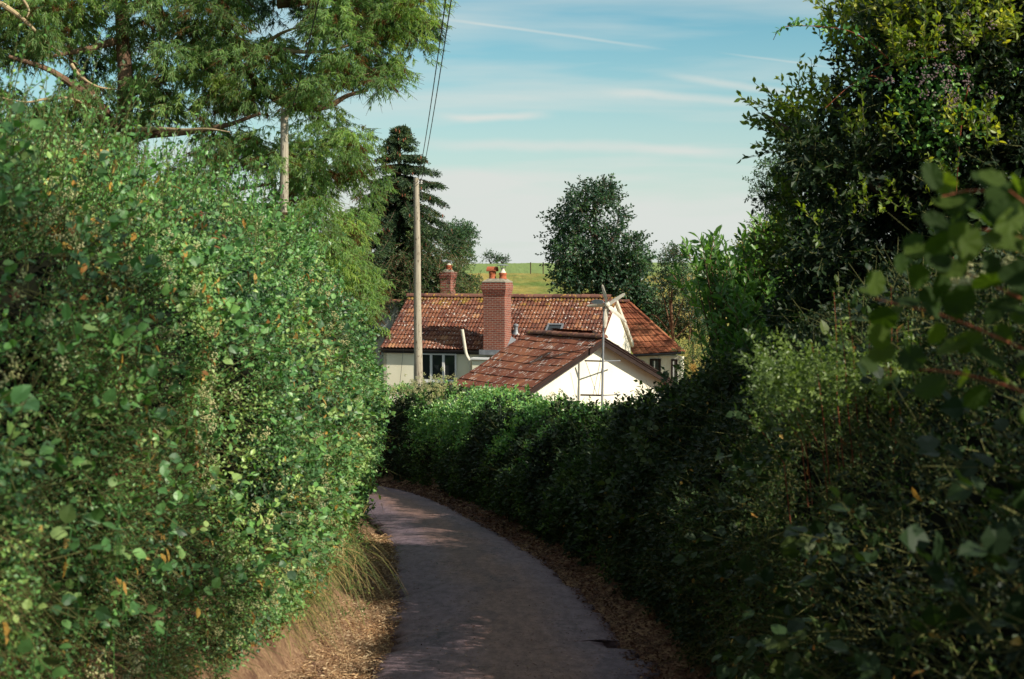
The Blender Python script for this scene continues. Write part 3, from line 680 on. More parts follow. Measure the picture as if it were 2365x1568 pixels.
# chimney-like vent on slope
def on_slope(px, py):
    # intersect the view ray with the front slope
    lo, hi = -SP, 0.0
    for _ in range(40):
        m = (lo + hi) / 2; x, z = local_of(px, py, m)
        if z > EZ + (m + SP) / SP * RISE: lo = m
        else: hi = m
    return np.array([x, m, z])
q = on_slope(1191, 770)
M = Mesh(); M.lathe(q + [0, 0, -.05], [(.16, 0), (.10, .10), (.085, .2), (.085, .34)], 14); M.lathe(q + [0, 0, .29], [(.12, 0), (.125, .05), (.12, .08), (.02, .12)], 14); M.build('roof_vent', m_metal, house, local=True)
q = on_slope(1279, 765); sl = np.array([0, SP, RISE]) / math.hypot(SP, RISE); nn_ = np.array([0, -RISE, SP]) / math.hypot(SP, RISE)
rotm = np.stack([np.array([1, 0, 0]), sl, nn_], 1)
M = Mesh(); M.box(q + nn_ * .06 + sl * .35, (.68, .08, .13), rotm); M.box(q + nn_ * .06 - sl * .35, (.68, .08, .13), rotm)
for sg in (-1, 1): M.box(q + nn_ * .058 + rotm[:, 0] * .31 * sg, (.07, .62, .12), rotm)
rwn = M.build('roof_window', m_metal, house, local=True)
M = Mesh(); M.box(q + nn_ * .075, (.55, .62, .02), rotm); M.build('pane', m_glass, rwn, local=True)

# rear wing with hipped orange roof, seen to the right of the gable
def w2l(P):
    P = np.asarray(P, float) - np.array([A[0], A[1], GZ]); c, q_ = math.cos(TH_), math.sin(TH_)
    return np.stack([P[..., 0] * c - P[..., 1] * q_, P[..., 0] * q_ + P[..., 1] * c, P[..., 2]], -1)
wEL, wER, wRL, wRR = [w2l(at(*q_)) for q_ in ((1462, 818, 66), (1580, 812, 65.2), (1395, 697, 69), (1452, 697, 68.6))]
M = Mesh(); tile_patch(M, wEL, wER, wRL, wRR, 9, .24, .02, step=.035, seed=5, tilew=1)
M.build('wing_roof', m_otile, house, local=True)
back = wER + np.array([-2.4, 5.5, 0]); backr = wRR + np.array([-1.0, 2.4, 0])
M = Mesh(); tile_patch(M, wER, back, wRR, backr, 9, .24, .02, step=.035, seed=6, tilew=1); M.build('wing_roof', m_otile, house, local=True)
M = Mesh(); ridge_caps(M, wRR + [0, 0, .03], wRL + [0, 0, .03], .11); M.build('ridge_tiles', m_ridge, house, local=True)
M = Mesh(); ridge_caps(M, wER + [0, 0, .02], wRR + [0, 0, .03], .055, .30); M.build('hip_tiles', m_otile, house, local=True)
e = nrm(wER - wEL)
a_, b_ = wEL + np.array([-.8, .3, 0]), wER + np.array([-.22, .3, 0])
zt = min(a_[2], b_[2]) - .08
M = Mesh(); M.prism([(a_[0], a_[1], 0), (b_[0], b_[1], 0), (b_[0], b_[1], zt), (a_[0], a_[1], zt)], (.1, .25, 0)); M.build('wing_wall', m_whitewall, house, local=True)
M = Mesh(); M.prism([(b_[0] - .05, b_[1] + .26, 0), (b_[0] - 2.2, b_[1] + 5, 0), (b_[0] - 2.2, b_[1] + 5, zt), (b_[0] - .05, b_[1] + .26, zt)], (.04, 0, 0)); M.build('wing_wall', m_whitewall, house, local=True)
M = Mesh(); M.tube([wEL + [0, -.05, -.06], wER + [.02, -.05, -.06]], .06, 8); M.build('gutter', m_gutter, house, local=True)
for u0, w_ in ((.60, .42), (.90, .20)):
    c_ = a_ + (b_ - a_) * (u0 + .0); c_ = c_ - np.array([0, .06, 0]); 
    M = Mesh(); h_ = 1.25; zc = zt - .75
    M.box((c_[0] - w_ / 2, c_[1], zc), (.09, .08, h_)); M.box((c_[0] + w_ / 2, c_[1], zc), (.09, .08, h_))
    for zz in (-1, 1): M.box((c_[0], c_[1], zc + zz * (h_ / 2 - .045)), (w_ - .09, .08, .09))
    wo = M.build('window', m_darkwood, house, local=True)
    M = Mesh(); M.box((c_[0], c_[1] + .012, zc), (w_ - .09, .02, h_ - .18)); M.build('pane', m_glass, wo, local=True)
    M = Mesh(); M.box((c_[0] - .03, c_[1] - .015, zc), (.05, .03, h_ - .18)); M.build('mullion', m_frame, wo, local=True)
# grey rendered wing behind the left end
gl0, gl1 = [w2l(at(*q_)) for q_ in ((838, 697, 65.6), (952, 697, 65.0))]
M = Mesh(); M.prism([(gl0[0], 1.0, 0), (gl1[0], 1.0, 0), (gl1[0], 1.0, gl0[2]), (gl0[0], 1.0, gl0[2])], (0, 4, 0)); M.build('grey_wing', m_greywall, house, local=True)
M = Mesh(); ridge_caps(M, (gl0[0], 1.02, gl0[2] + .02), (gl1[0] + .2, 1.02, gl0[2] + .06), .14); M.build('coping', m_ridge, house, local=True)

# ------------------------------------------------------------------ garage with white gable (local y = back along its ridge)
PHI = R(34)
G = at(1395, 781, 50.0); GG = -7.6
gar = thing('garage', 'low white gabled outbuilding with brown lichened tiles standing in front of the cottage', 'outbuilding', (G[0], G[1], GG), PHI)
gz = G[2] - GG; hw = 3.5; rise = 1.81; ez = gz - rise; GLn = 4.7
M = Mesh(); tile_patch(M, (-hw, GLn, ez), (-hw, 0, ez), (0, GLn, gz), (0, 0, gz), 8, .30, .006, step=.022, seed=8, tilew=1, sub=2, sag=.05); M.build('left_roof', m_gtile, gar, local=True)
M = Mesh(); tile_patch(M, (hw, 0, ez), (hw, GLn, ez), (0, 0, gz), (0, GLn, gz), 8, .30, .006, step=.022, seed=9, tilew=1, sub=2); M.build('right_roof', m_gtile, gar, local=True)
M = Mesh(); ridge_caps(M, (0, 0, gz + .03), (0, GLn + .05, gz + .03), .13, .33); M.build('ridge_tiles', m_ridge, gar, local=True)
# taller dark roof of the part behind, running down parallel to the right slope
M = Mesh()
b0 = np.array([.35, 1.15, gz + .22]); dn = nrm(np.array([hw, 0, -rise]))
tile_patch(M, b0 + dn * 4.1, b0 + dn * 4.1 + [0, 2.6, 0], b0, b0 + [0, 2.6, 0], 9, .30, .006, step=.034, seed=10, tilew=1, sub=2)
M.prism([b0 + [0, -.02, .03], b0 + dn * 4.1 + [0, -.02, .03], b0 + dn * 4.1 + [0, -.02, -.22], b0 + [0, -.02, -.22]], (0, .06, 0)) if False else None
M.build('rear_roof', m_gtile, gar, local=True)
M = Mesh(); M.prism([b0 + [0, -.02, .02], b0 + dn * 4.1 + [0, -.02, .02], b0 + dn * 4.1 + [0, -.02, -.24], b0 + [0, -.02, -.24]], (0, .05, 0)); M.build('barge_board', m_darkwood, gar, local=True)
ov = .42; wr = hw - .38; zw = gz - rise * wr / hw - .10
M = Mesh(); M.prism([(-wr, ov, 0), (wr, ov, 0), (wr, ov, zw), (0, ov, gz - .10), (-wr, ov, zw)], (0, .22, 0)); M.build('gable_wall', m_whitewall, gar, local=True)
M = Mesh(); M.prism([(-wr, GLn - .3, 0), (wr, GLn - .3, 0), (wr, GLn - .3, zw), (0, GLn - .3, gz - .10), (-wr, GLn - .3, zw)], (0, .2, 0)); M.build('rear_wall', m_whitewall, gar, local=True)
for sg in (-1, 1):
    M = Mesh(); M.box((sg * (wr - .11), (ov + .22 + GLn - .3) / 2, (zw - .05) / 2), (.22, GLn - .3 - ov - .22, zw - .05)); M.build('side_wall', m_whitewall, gar, local=True)
    d = nrm(np.array([sg * hw, 0, -rise])); a0 = np.array([0, .03, gz - .02])
    Ls = math.hypot(hw, rise)
    M = Mesh(); M.prism([a0, a0 + d * Ls, a0 + d * Ls + [0, 0, -.21], a0 + [0, 0, -.24]], (0, .035, 0)); M.build('barge_board', m_darkwood, gar, local=True)
    M = Mesh(); M.prism([a0 + [0, .035, -.09], a0 + d * Ls + [0, .035, -.09], a0 + d * Ls + [0, ov - .035, -.09], a0 + [0, ov - .035, -.09]], (0, 0, -.025)); M.build('soffit', m_darkwood, gar, local=True)
def g2w(p):
    c, q_ = math.cos(PHI), math.sin(PHI); p = np.asarray(p, float)
    return np.array([G[0] + p[0] * c - p[1] * q_, G[1] + p[0] * q_ + p[1] * c, GG + p[2]])

# ------------------------------------------------------------------ wind turbine on a mast bracketed off the garage gable
TD = 49.35
hub = at(1403, 704, TD - .25)
mb = at(1390, 930, TD); mt = at(1394, 712, TD)
tur = thing('wind_turbine', 'small weathered white wind turbine on a thin mast by the garage gable', 'wind turbine', (mb[0], mb[1], -7.5))
M = Mesh(); M.tube([(mb[0], mb[1], -7.5), mb, mt], [.045, .045, .033], 10); M.build('mast', m_metal, tur)
mz = lambda py: at(1392, py, TD)
def arm(x0, y0, x1, y1, d0, d1, r, name, mat=m_metal, n=6):
    M = Mesh(); M.tube([at(x0, y0, d0), at(x1, y1, d1)], r, n); return M.build(name, mat, tur)
arm(1350, 833, 1393, 834, TD + .25, TD, .030, 'bracket', m_darkwood); arm(1393, 834, 1431, 833, TD, TD + 1.0, .024, 'bracket')
arm(1340, 912, 1393, 913, TD + .2, TD, .034, 'bracket', m_darkwood); arm(1393, 913, 1432, 911, TD, TD + 1.0, .024, 'bracket')
for a4 in ((1393, 800, 1369, 912), (1391, 836, 1381, 912), (1352, 834, 1378, 912)):
    arm(a4[0], a4[1], a4[2], a4[3], TD, TD + .12, .008, 'stay_wire', m_wire, 4)
fw = nrm(np.array([-.25, -1.0, -.06]))      # the rotor looks at the viewer and a little left
su_ = nrm(np.cross(fw, [0, 0, 1.0])); sv_ = nrm(np.cross(su_, fw))
M = Mesh(); M.tube([hub + fw * .16, hub + fw * .12, hub, hub - fw * .05], [.03, .085, .11, .11], 14); M.build('hub', m_blade, tur)
M = Mesh(); M.tube([hub - fw * .05, hub - fw * .30, hub - fw * .55], [.085, .095, .05], 12); M.tube([mt, mt + [0, 0, .1]], .06, 10); M.build('generator', m_metal, tur)
for tx, ty in ((1391.5, 661), (1434, 684), (1371, 706), (1447, 742), (1396, 757)):
    d = at(tx, ty, TD - .25) - hub; ln = np.linalg.norm(d); d = d - fw * np.dot(d, fw); d = d / np.linalg.norm(d)
    w_ = np.cross(d, fw); M = Mesh(); V = []
    ln = max(ln, .72)
    for t_, wd_, tw_ in ((.05, .06, .9), (.16, .16, .75), (.5, .145, .45), (.9, .105, .25), (1.0, .06, .2)):
        c_ = hub + fw * .05 + d * ln * t_; ww = w_ * math.cos(tw_) + fw * math.sin(tw_); th_ = np.cross(d, ww)
        V += [c_ - ww * wd_ / 2, c_ + th_ * .012, c_ + ww * wd_ / 2, c_ - th_ * .012]
    M.add(V, [(4 * i + j, 4 * i + (j + 1) % 4, 4 * i + 4 + (j + 1) % 4, 4 * i + 4 + j) for i in range(4) for j in range(4)] + [(3, 2, 1, 0), (16, 17, 18, 19)])
    M.build('blade', m_blade, tur)
tv = at(1379, 697, TD + .35)
M = Mesh(); M.tube([hub - fw * .4, tv + [.1, 0, 0]], .018, 6); M.build('tail_boom', m_metal, tur)
M = Mesh(); th = np.linspace(0, 2 * np.pi, 24, endpoint=False); M.prism([tv + np.array([-.20 * math.cos(t), .12 * math.cos(t), .085 * math.sin(t)]) for t in th], (.012, .02, 0)); M.build('tail_vane', m_metal, tur)

# ------------------------------------------------------------------ poles and cables
PD = 48.0
def pole(px, ty, by, d, r0, r1, label):
    T = at(px[1], ty, d); B_ = at(px[0], by, d); k = (B_ - T) / (T[2] - B_[2]); Bt = B_ + k * (B_[2] + 8.2)
    o_ = thing('telegraph_pole', label, 'telegraph pole', Bt, group='wooden telegraph poles')
    M = Mesh(); n = 26; Z = np.linspace(0, 1, n)[:, None]; pts = Bt * (1 - Z) + T * Z
    pts = pts + np.stack([(vnoise(np.stack([Z[:, 0] * 5, 0 * Z[:, 0], 0 * Z[:, 0]], 1), 1, 4) - .5) * .03, 0 * Z[:, 0], 0 * Z[:, 0]], 1)
    M.tube(pts, np.linspace(r0, r1, n), 18); M.build('shaft', m_pole, o_)
    return o_, T, Bt
p1, T1, B1 = pole((967, 961), 411, 880, PD, .185, .092, 'tall weathered pole standing before the cottage roof and dark spruce')
M = Mesh()
for k, (dz, sg, le_) in enumerate(((-.12, 1, .30), (-.55, 1, .22), (-.9, -1, .2))):
    a = T1 + [0, -.05, dz]; M.tube([a, a + [sg * le_, 0, -.04]], .012, 6); 
M.tube([T1 + [.13, -.02, -.30], T1 + [.22, -.02, -.75]], .008, 5)
M.build('step_irons', m_darkmetal, p1)
M = Mesh()
for sg in (-1, 1): M.lathe(T1 + [sg * .05 + .12, -.02, -.2], [(.03, 0), (.045, .02), (.03, .05), (.04, .08), (.02, .11)], 10)
M.build('insulator', m_frame, p1)
p2, T2, B2 = pole((655, 657), 252, 600, 31.1, .120, .085, 'wooden pole half hidden by the drooping eucalyptus foliage')
M = Mesh(); M.tube([T2 + [.02, -.09, -.05], T2 + [.14, -.09, -.11]], .012, 6); M.build('step_irons', m_darkmetal, p2)
def cable(a, b, sag, r, label):
    t = np.linspace(0, 1, 30)[:, None]; p = a * (1 - t) + b * t; p[:, 2] -= (4 * sag * t * (1 - t))[:, 0]
    M = Mesh(); M.tube(p - a, r, 5); o_ = M.build('overhead_cable', m_wire, loc=None); o_.location = tuple(a)
    tag(o_, label, 'cable', 'overhead cables'); return o_
cable(T1 + [.16, 0, -.12], at(1090, -330, 16), .25, .0100, 'right-hand one of the twin black cables rising from the pole before the cottage')
cable(T1 + [.05, 0, -.12], at(1073, -330, 15.6), .28, .0100, 'left-hand one of the twin black cables rising from the pole before the cottage')
cable(T2 + [.16, -.1, -.06], at(800, -300, 14), .12, .010, 'single black cable crossing the eucalyptus down to the half-hidden pole')
a0 = T1 + [-.02, -.1, -1.8]; b0_ = at(921, 905, 52)
cable(at(949, 640, 49), b0_, .0, .007, 'thin cable dropping past the cream cottage wall beside the pole')

# ------------------------------------------------------------------ field fence posts
for i, (px, ty, by, d) in enumerate(((1225, 611, 634, 148), (1282, 607, 631, 150), (1254, 610, 632, 149))):
    x_, y_ = at(px, by, d)[:2]; z_ = float(terr(x_, y_)); M = Mesh(); M.tube([(0, 0, -.2), (0, 0, 1.2)], .055, 7)
    o_ = M.build('fence_post', m_darkbark); o_.location = (float(x_), float(y_), z_)
    tag(o_, ['thin fence post on the far field, left of the three', 'thin fence post on the far field close to the oak', 'thin fence post on the far field, middle of the three'][i], 'fence post', 'fence posts across the field')

# ================================================================== vegetation
def plant(name, label, cat, px, d, group=None, z=None):
    p = at(px, 700, d); zz = float(terr(p[0], p[1])) if z is None else z
    return thing(name, label, cat, (p[0], p[1], zz), 0, group)

class Hedge:
    """a hedge bank following a path; outward faces the lane"""
    def __init__(s, path, side, sec, bulge=.5, sc=.55, seed=0):
        P = np.array(path, float); Q = resample(P, .1); s.Q = Q
        d = nrm(np.gradient(Q[:, :2], axis=0)); s.out = np.stack([d[:, 1], -d[:, 0]], 1) * side
        s.sec = np.array(sec, float); dl = np.concatenate([[0], np.cumsum(np.linalg.norm(np.diff(s.sec * [1, 3.5], axis=0), axis=1))]); s.sl = dl / dl[-1]; s.seclen = dl[-1]
        s.bulge = bulge; s.sc = sc; s.seed = seed
    def pt(s, t, u, inset=0.0):
        """t in 0..1 along, u in 0..1 up the section; returns position and outward normal"""
        k = t * (len(s.Q) - 1); i = np.minimum(k.astype(int), len(s.Q) - 2); f = (k - i)[:, None]
        q = s.Q[i] * (1 - f) + s.Q[i + 1] * f; o = nrm(s.out[i] * (1 - f) + s.out[i + 1] * f)
        off = np.interp(u, s.sl, s.sec[:, 0]); h = np.interp(u, s.sl, s.sec[:, 1])
        u2 = np.clip(u + .02, 0, 1); u1 = np.clip(u - .02, 0, 1)
        do = np.interp(u2, s.sl, s.sec[:, 0]) - np.interp(u1, s.sl, s.sec[:, 0]); dh = (np.interp(u2, s.sl, s.sec[:, 1]) - np.interp(u1, s.sl, s.sec[:, 1])) * q[:, 2]
        nl = np.hypot(do, dh) + 1e-9; n_o, n_z = dh / nl, -do / nl
        base = zb(q[:, 1]) + .10
        p = np.stack([q[:, 0] + o[:, 0] * off, q[:, 1] + o[:, 1] * off, base + h * q[:, 2]], 1)
        nn = np.stack([o[:, 0] * n_o, o[:, 1] * n_o, n_z], 1)
        amp = s.bulge * np.clip(h * 2.5, .15, 1)
        b = (fbm(p, s.sc, s.seed, 4) - .5) * 2 * amp + (fbm(p, 2.6, s.seed + 9, 2) - .5) * .35 * amp
        return p + nn * (b - inset)[:, None], nn
    def sample(s, n, u=(0, 1), depth=.12, tw=None, r=rng):
        t = r.uniform(0, 1, n * 3)
        if tw is not None:
            w = tw(s.Q[(t * (len(s.Q) - 1)).astype(int), 1]); t = t[r.uniform(0, 1, len(t)) < w / w.max()]
        t = t[:n]; uu = r.uniform(u[0], u[1], len(t))
        return s.pt(t, uu, r.exponential(depth, len(t)) - .06) + (t, uu)
    def core(s, inset=.30, nt_=260, nu=22):
        T, U = np.meshgrid(np.linspace(0, 1, nt_), np.linspace(0, 1, nu), indexing='ij')
        p, _ = s.pt(T.ravel(), U.ravel(), inset); a = np.arange(nt_ - 1)[:, None] * nu + np.arange(nu - 1)[None]
        M = Mesh(); M.add(p, np.stack([a, a + 1, a + 1 + nu, a + nu], -1).reshape(-1, 4)); return M

# ---------------------------------------------------------------- left hedge
LH = Hedge([(-2.2, 1.5, 2.5), (-2.25, 6, 3.2), (-2.22, 9, 3.6), (-2.20, 13, 4.1), (-2.33, 17.5, 4.4), (-2.66, 22, 4.6), (-3.05, 26, 4.8), (-3.5, 30, 4.75), (-4.4, 34, 4.1), (-5.6, 38, 3.9), (-7.6, 42.5, 3.7), (-10, 45.5, 3.6), (-15, 48, 3.5)], 1,
           [(-.04, .08), (.14, .19), (.24, .42), (.20, .62), (.04, .82), (-.45, .95), (-1.2, 1.0), (-2.4, .92), (-2.9, .6), (-3.0, .1)], bulge=.58, sc=.95, seed=3)
lh = thing('hedge', 'tall sunlit hedge of ivy, dogwood and bramble along the left of the lane', 'hedge', (-2.8, 14, float(terr(-2.8, 14))))
LH.core(.62).build('shade_core', m_core, lh)
far_w = lambda y: 1 / np.clip(y / 10, .8, 4) ** 1.1
lsz = lambda y, a=.045: a * np.clip(y / 10, .85, 2.4)
r1 = np.random.default_rng(11)
P, Nn, t, u = LH.sample(128000, (.0, .74), .12, far_w, r1)
k = fbm(P, 1.5, 140, 3) + r1.normal(0, .03, len(P)) > .465; P, Nn = P[k], Nn[k]
sp1 = fbm(P, .55, 40, 3)
isivy = (sp1 + r1.normal(0, .05, len(P)) > .50)
MI = Mesh(); MX = Mesh(); TW = Mesh()
Q, Nq = P[isivy], Nn[isivy]
shoots(MI, Q, Nq * .8 + r1.normal(0, .5, Q.shape) + [0, 0, .15], .12 + .002 * Q[:, 1], 5, lsz(Q[:, 1], .034), .80, T4, 1.0, .5, .1, patch_tone(Q, 1.1, 201), r1)
Q, Nq = P[~isivy], Nn[~isivy]
shoots(MX, Q, Nq * .8 + r1.normal(0, .5, Q.shape) + [0, 0, .35], .15 + .003 * Q[:, 1], 6, lsz(Q[:, 1], .030), .62, T4, .9, .6, .1, patch_tone(Q, 1.0, 207), r1, TW)
# larger dogwood and hazel sprays
P, Nn, t, u = LH.sample(2400, (.10, .72), .05, far_w, r1)
k = fbm(P, .8, 77, 2) > .48; P, Nn = P[k], Nn[k]
shoots(MX, P + Nn * .06, Nn * .6 + r1.normal(0, .35, P.shape) + [.1, 0, .45], .30, 7, r1.uniform(.040, .075, len(P)), .56, T8, .8, .7, .25, patch_tone(P, 1.3, 231, .3, 1.0), r1, TW, .004)
P, Nn, t, u = LH.sample(1500, (.1, .68), .0, far_w, r1)
shoots(MI, P + Nn * .08, Nn * .6 + r1.normal(0, .4, P.shape) + [0, 0, .3], .28, 5, r1.uniform(.045, .08, len(P)), .85, T8, .9, .5, .2, (.3, 1), r1, TW, .004)
# upright sprays breaking the top line
P, Nn, t, u = LH.sample(4200, (.40, .80), .0, far_w, r1)
shoots(MX, P, r1.normal(0, .28, P.shape) + [0.1, -.05, 1], r1.uniform(.25, 1.1, len(P)), 17, lsz(P[:, 1], .040), .62, T4, .9, .6, .1, (.1, .9), r1, TW, .004)
MI.build('ivy', m_ivy, lh); MX.build('foliage', m_mixed, lh)
# bare twigs, stalks
P, Nn, t, u = LH.sample(2600, (.0, .72), .12, far_w, r1)
sticks(TW, P, P + nrm(r1.normal(0, .6, P.shape) + Nn * .6 + [0, 0, .2]) * r1.uniform(.15, .6, (len(P), 1)), .0035, .0015)
TW.build('twigs', m_greentwig, lh)
M = Mesh(); P, Nn, t, u = LH.sample(3600, (.06, .72), .0, far_w, r1)
k = (fbm(P, .7, 55, 2) + np.clip((14 - P[:, 1]) * .012, -.1, .12)) > .52; P, Nn = P[k], Nn[k]
umbels(M, P + Nn * .10, .034, 20, .0074, r1); M.build('flowers', m_flower, lh)
M = Mesh(); P, Nn, t, u = LH.sample(70, (.15, .6), .0, far_w, r1); umbels(M, P + Nn * .05, .025, 12, .007, r1, (0, .6)); M.build('berries', m_red, lh)
M = Mesh(); P, Nn, t, u = LH.sample(8000, (.02, .60), .02, far_w, r1)
k = fbm(P, .9, 91, 3) + (.35 - u) * .16 > .53; P, Nn = P[k], Nn[k]
leaves(M, P + Nn * .06, r1.normal(0, .5, P.shape) + [0, 0, -.6], Nn + r1.normal(0, .4, P.shape), r1.uniform(.03, .085, len(P)), r1.uniform(.015, .045, len(P)), r1.uniform(0, 1, len(P)), T8)
P, Nn, t, u = LH.sample(220, (.1, .55), .0, far_w, r1)
leaves(M, P + Nn * .07, r1.normal(0, .3, P.shape) + [0, 0, -.8], Nn + r1.normal(0, .3, P.shape), r1.uniform(.07, .11, len(P)), r1.uniform(.03, .05, len(P)), r1.uniform(.5, .95, len(P)), T8)
M.build('dead_leaves', m_dry, lh)
M = Mesh(); P, Nn, t, u = LH.sample(14000, (.0, .30), .05, far_w, r1)
blades(M, P, Nn * .9 + r1.normal(0, .4, P.shape) + [0, 0, .5], r1.uniform(.10, .34, len(P)), .0035, .8, r1, 4, (.15, 1)); M.build('dry_grass', m_grass, lh)
# big arching tufts over the bank
M = Mesh(); P, Nn, t, u = LH.sample(420, (.0, .55), .0, far_w, r1); k = fbm(P, .8, 301, 2) > .5; P, Nn = P[k], Nn[k]
for a_, n_ in zip(P, Nn):
    q_ = np.stack([a_ + n_ * (.25 * t_) + np.array([0.05 * math.sin(5 * t_), -.2 * t_, (.55 * t_ - .95 * t_ * t_) * 1.0]) * r1.uniform(.5, 1.2) for t_ in np.linspace(0, 1, 7)]); M.tube(q_, np.linspace(.004, .0015, 7), 4, cap=False)
    shoots(M, q_, r1.normal(0, .5, q_.shape) + n_ * .5, .05, 3, .034, .6, T4, .9, .6, .2, (.3, 1), r1)
M.build('bramble_canes', m_mixed, lh)
gt = thing('grass_tuft', 'long arching grass tuft hanging over the earth bank at the left hedge foot', 'grass', (-2.15, 15.2, float(terr(-2.15, 15.2))))
M = Mesh()
for (px, py, d, n_, ln, sx_) in ((640, 1330, 14.2, 900, .75, .9), (715, 1300, 15.6, 700, .75, 1.0), (560, 1400, 13.2, 800, .62, .7), (660, 1400, 13.8, 500, .5, .8), (480, 1460, 12.2, 500, .5, .6), (760, 1260, 17.0, 500, .6, .8), (600, 1480, 12.9, 500, .55, .7), (560, 1350, 13.6, 500, .6, .4)):
    n_ = int(n_ * .6); c_ = at(px + 12, py - 22, d); P = c_ + r1.normal(0, 1, (n_, 3)) * [.22, .45, .15]
    blades(M, P, r1.normal(0, .48, (n_, 3)) + [sx_ * .8, -.35, .5], r1.uniform(.25, .95, n_) * ln, .0105, r1.uniform(.5, 1.25, n_), r1, 6, (.0, .95))
P = at(r1.uniform(620, 850, 260), r1.uniform(1230, 1420, 260), 15.2 + r1.uniform(-.8, .8, 260)); shoots(M, P, r1.normal(0, .5, P.shape) + [.4, -.3, .3], .10, 4, .035, .5, T4, .9, .6, .2, (.0, .35), r1)
M.build('blades', m_grass, gt)

# ---------------------------------------------------------------- right hedge, running on round the bend
RH = Hedge([(1.35, 1.0, 1.9), (1.75, 5, 2.3), (1.9, 8, 2.9), (2.0, 11, 3.2), (2.0, 14, 3.2), (1.85, 17.5, 2.78), (1.55, 21, 2.45), (.98, 25.6, 2.12), (.15, 31.5, 2.0), (-.95, 37.5, 2.3), (-2.1, 43, 2.65), (-3.8, 46.8, 2.7), (-6.5, 49.3, 2.6), (-11, 51.4, 2.6), (-18, 52.6, 2.6)], -1,
           [(.24, .0), (.30, .18), (.24, .42), (-.08, .66), (-.5, .86), (-1.0, .98), (-1.6, 1.0), (-2.3, .9), (-2.7, .6), (-2.8, .0)], bulge=.46, sc=.8, seed=13)
rh = thing('hedge', 'shaded overgrown hedge along the right of the lane, leaves coloured as sunlit on top at the bend', 'hedge', (2.9, 16, float(terr(2.9, 16))))
RH.core(.5, 340).build('shade_core', m_core, rh)
r2 = np.random.default_rng(12)
MX = Mesh(); MI = Mesh(); TW = Mesh()
fw2 = lambda y: 1 / np.clip(y / 14, .9, 3) ** .9
P, Nn, t, u = RH.sample(68000, (.0, .74), .12, fw2, r2)
k = fbm(P, 1.5, 150, 3) + r2.normal(0, .03, len(P)) > .44; P, Nn = P[k], Nn[k]
k = fbm(P, .5, 60, 3) > .52
shoots(MX, P[k], Nn[k] * .8 + r2.normal(0, .5, P[k].shape) + [0, 0, .25], .16 + .002 * P[k][:, 1], 5, lsz(P[k][:, 1], .046), .7, T4, .95, .6, .1, patch_tone(P[k], 1.0, 221, .0, .72), r2, TW)
P, Nn = P[~k], Nn[~k]
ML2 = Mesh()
def brt(P): return (P[:, 1] + r2.normal(0, 2.0, len(P)) > 28) & (P[:, 2] - zb(P[:, 1]) + r2.normal(0, .22, len(P)) > 1.25)  # picks the far hedge top that gets the sunlit leaf colour
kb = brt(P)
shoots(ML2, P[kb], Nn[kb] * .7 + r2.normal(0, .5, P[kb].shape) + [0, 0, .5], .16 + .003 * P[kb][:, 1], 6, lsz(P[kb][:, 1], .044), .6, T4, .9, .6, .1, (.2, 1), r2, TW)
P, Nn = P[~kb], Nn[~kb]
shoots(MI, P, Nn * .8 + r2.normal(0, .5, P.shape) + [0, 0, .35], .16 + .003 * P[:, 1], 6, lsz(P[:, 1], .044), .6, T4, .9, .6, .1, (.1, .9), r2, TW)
P, Nn, t, u = RH.sample(3200, (.40, .85), .0, fw2, r2)
k = P[:, 1] > 16; P, Nn = P[k], Nn[k]
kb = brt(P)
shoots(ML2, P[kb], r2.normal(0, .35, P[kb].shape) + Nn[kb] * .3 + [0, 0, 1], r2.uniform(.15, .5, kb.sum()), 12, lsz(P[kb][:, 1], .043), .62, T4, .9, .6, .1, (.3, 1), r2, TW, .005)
ML2.build('lit_top_leaves', m_mixed, rh)  # same hedge in a brighter leaf colour, standing for sun on its top
P, Nn = P[~kb], Nn[~kb]
shoots(MI, P, r2.normal(0, .35, P.shape) + Nn * .3 + [0, 0, 1], r2.uniform(.15, .6, len(P)), 12, lsz(P[:, 1], .043), .62, T4, .9, .6, .1, (.3, 1), r2, TW, .005)
P, Nn, t, u = RH.sample(900, (.1, .7), .0, fw2, r2)
k = (P[:, 1] < 30) & (fbm(P, .7, 31, 2) > .5); P, Nn = P[k], Nn[k]
shoots(MX, P + Nn * .08, Nn * .7 + r2.normal(0, .3, P.shape) + [0, 0, .2], .36, 8, .09, .85, T8, .9, .7, .2, (.3, 1), r2, TW, .004)
MX.build('ivy', m_dark, rh); MI.build('foliage', m_bank_shade, rh)
P, Nn, t, u = RH.sample(2600, (.0, .7), .08, fw2, r2)
sticks(TW, P, P + nrm(r2.normal(0, .6, P.shape) + Nn * .6 + [0, 0, -.1]) * r2.uniform(.15, .7, (len(P), 1)), .0035, .0015)
TW.build('twigs', m_greentwig, rh)
M = Mesh(); P, Nn, t, u = RH.sample(700, (.05, .6), .0, fw2, r2); k = P[:, 1] < 36; P, Nn = P[k], Nn[k]
leaves(M, P + Nn * .04, r2.normal(0, .5, P.shape) + [0, 0, -.6], Nn + r2.normal(0, .4, P.shape), r2.uniform(.03, .08, len(P)), r2.uniform(.02, .045, len(P)), r2.uniform(.1, 1, len(P)), T8); M.build('dead_leaves', m_dry, rh)
M = Mesh()
for px, py, d, n_ in ((985, 888, 46.2, 60), (940, 905, 46.5, 40), (1020, 880, 45.5, 40), (1005, 905, 45.5, 40), (1450, 925, 28, 8), (1300, 920, 32, 10)):
    C = at(px + r2.normal(0, 22, n_), py + r2.normal(0, 12, n_), d); umbels(M, C, .06, 16, .014, r2)
M.build('flowers', m_flower, rh)
M = Mesh(); P, Nn, t, u = RH.sample(2400, (.0, .2), .05, fw2, r2)
blades(M, P, Nn * .9 + r2.normal(0, .4, P.shape) + [0, 0, .5], r2.uniform(.12, .4, len(P)), .004, .8, r2, 4, (.0, .8))
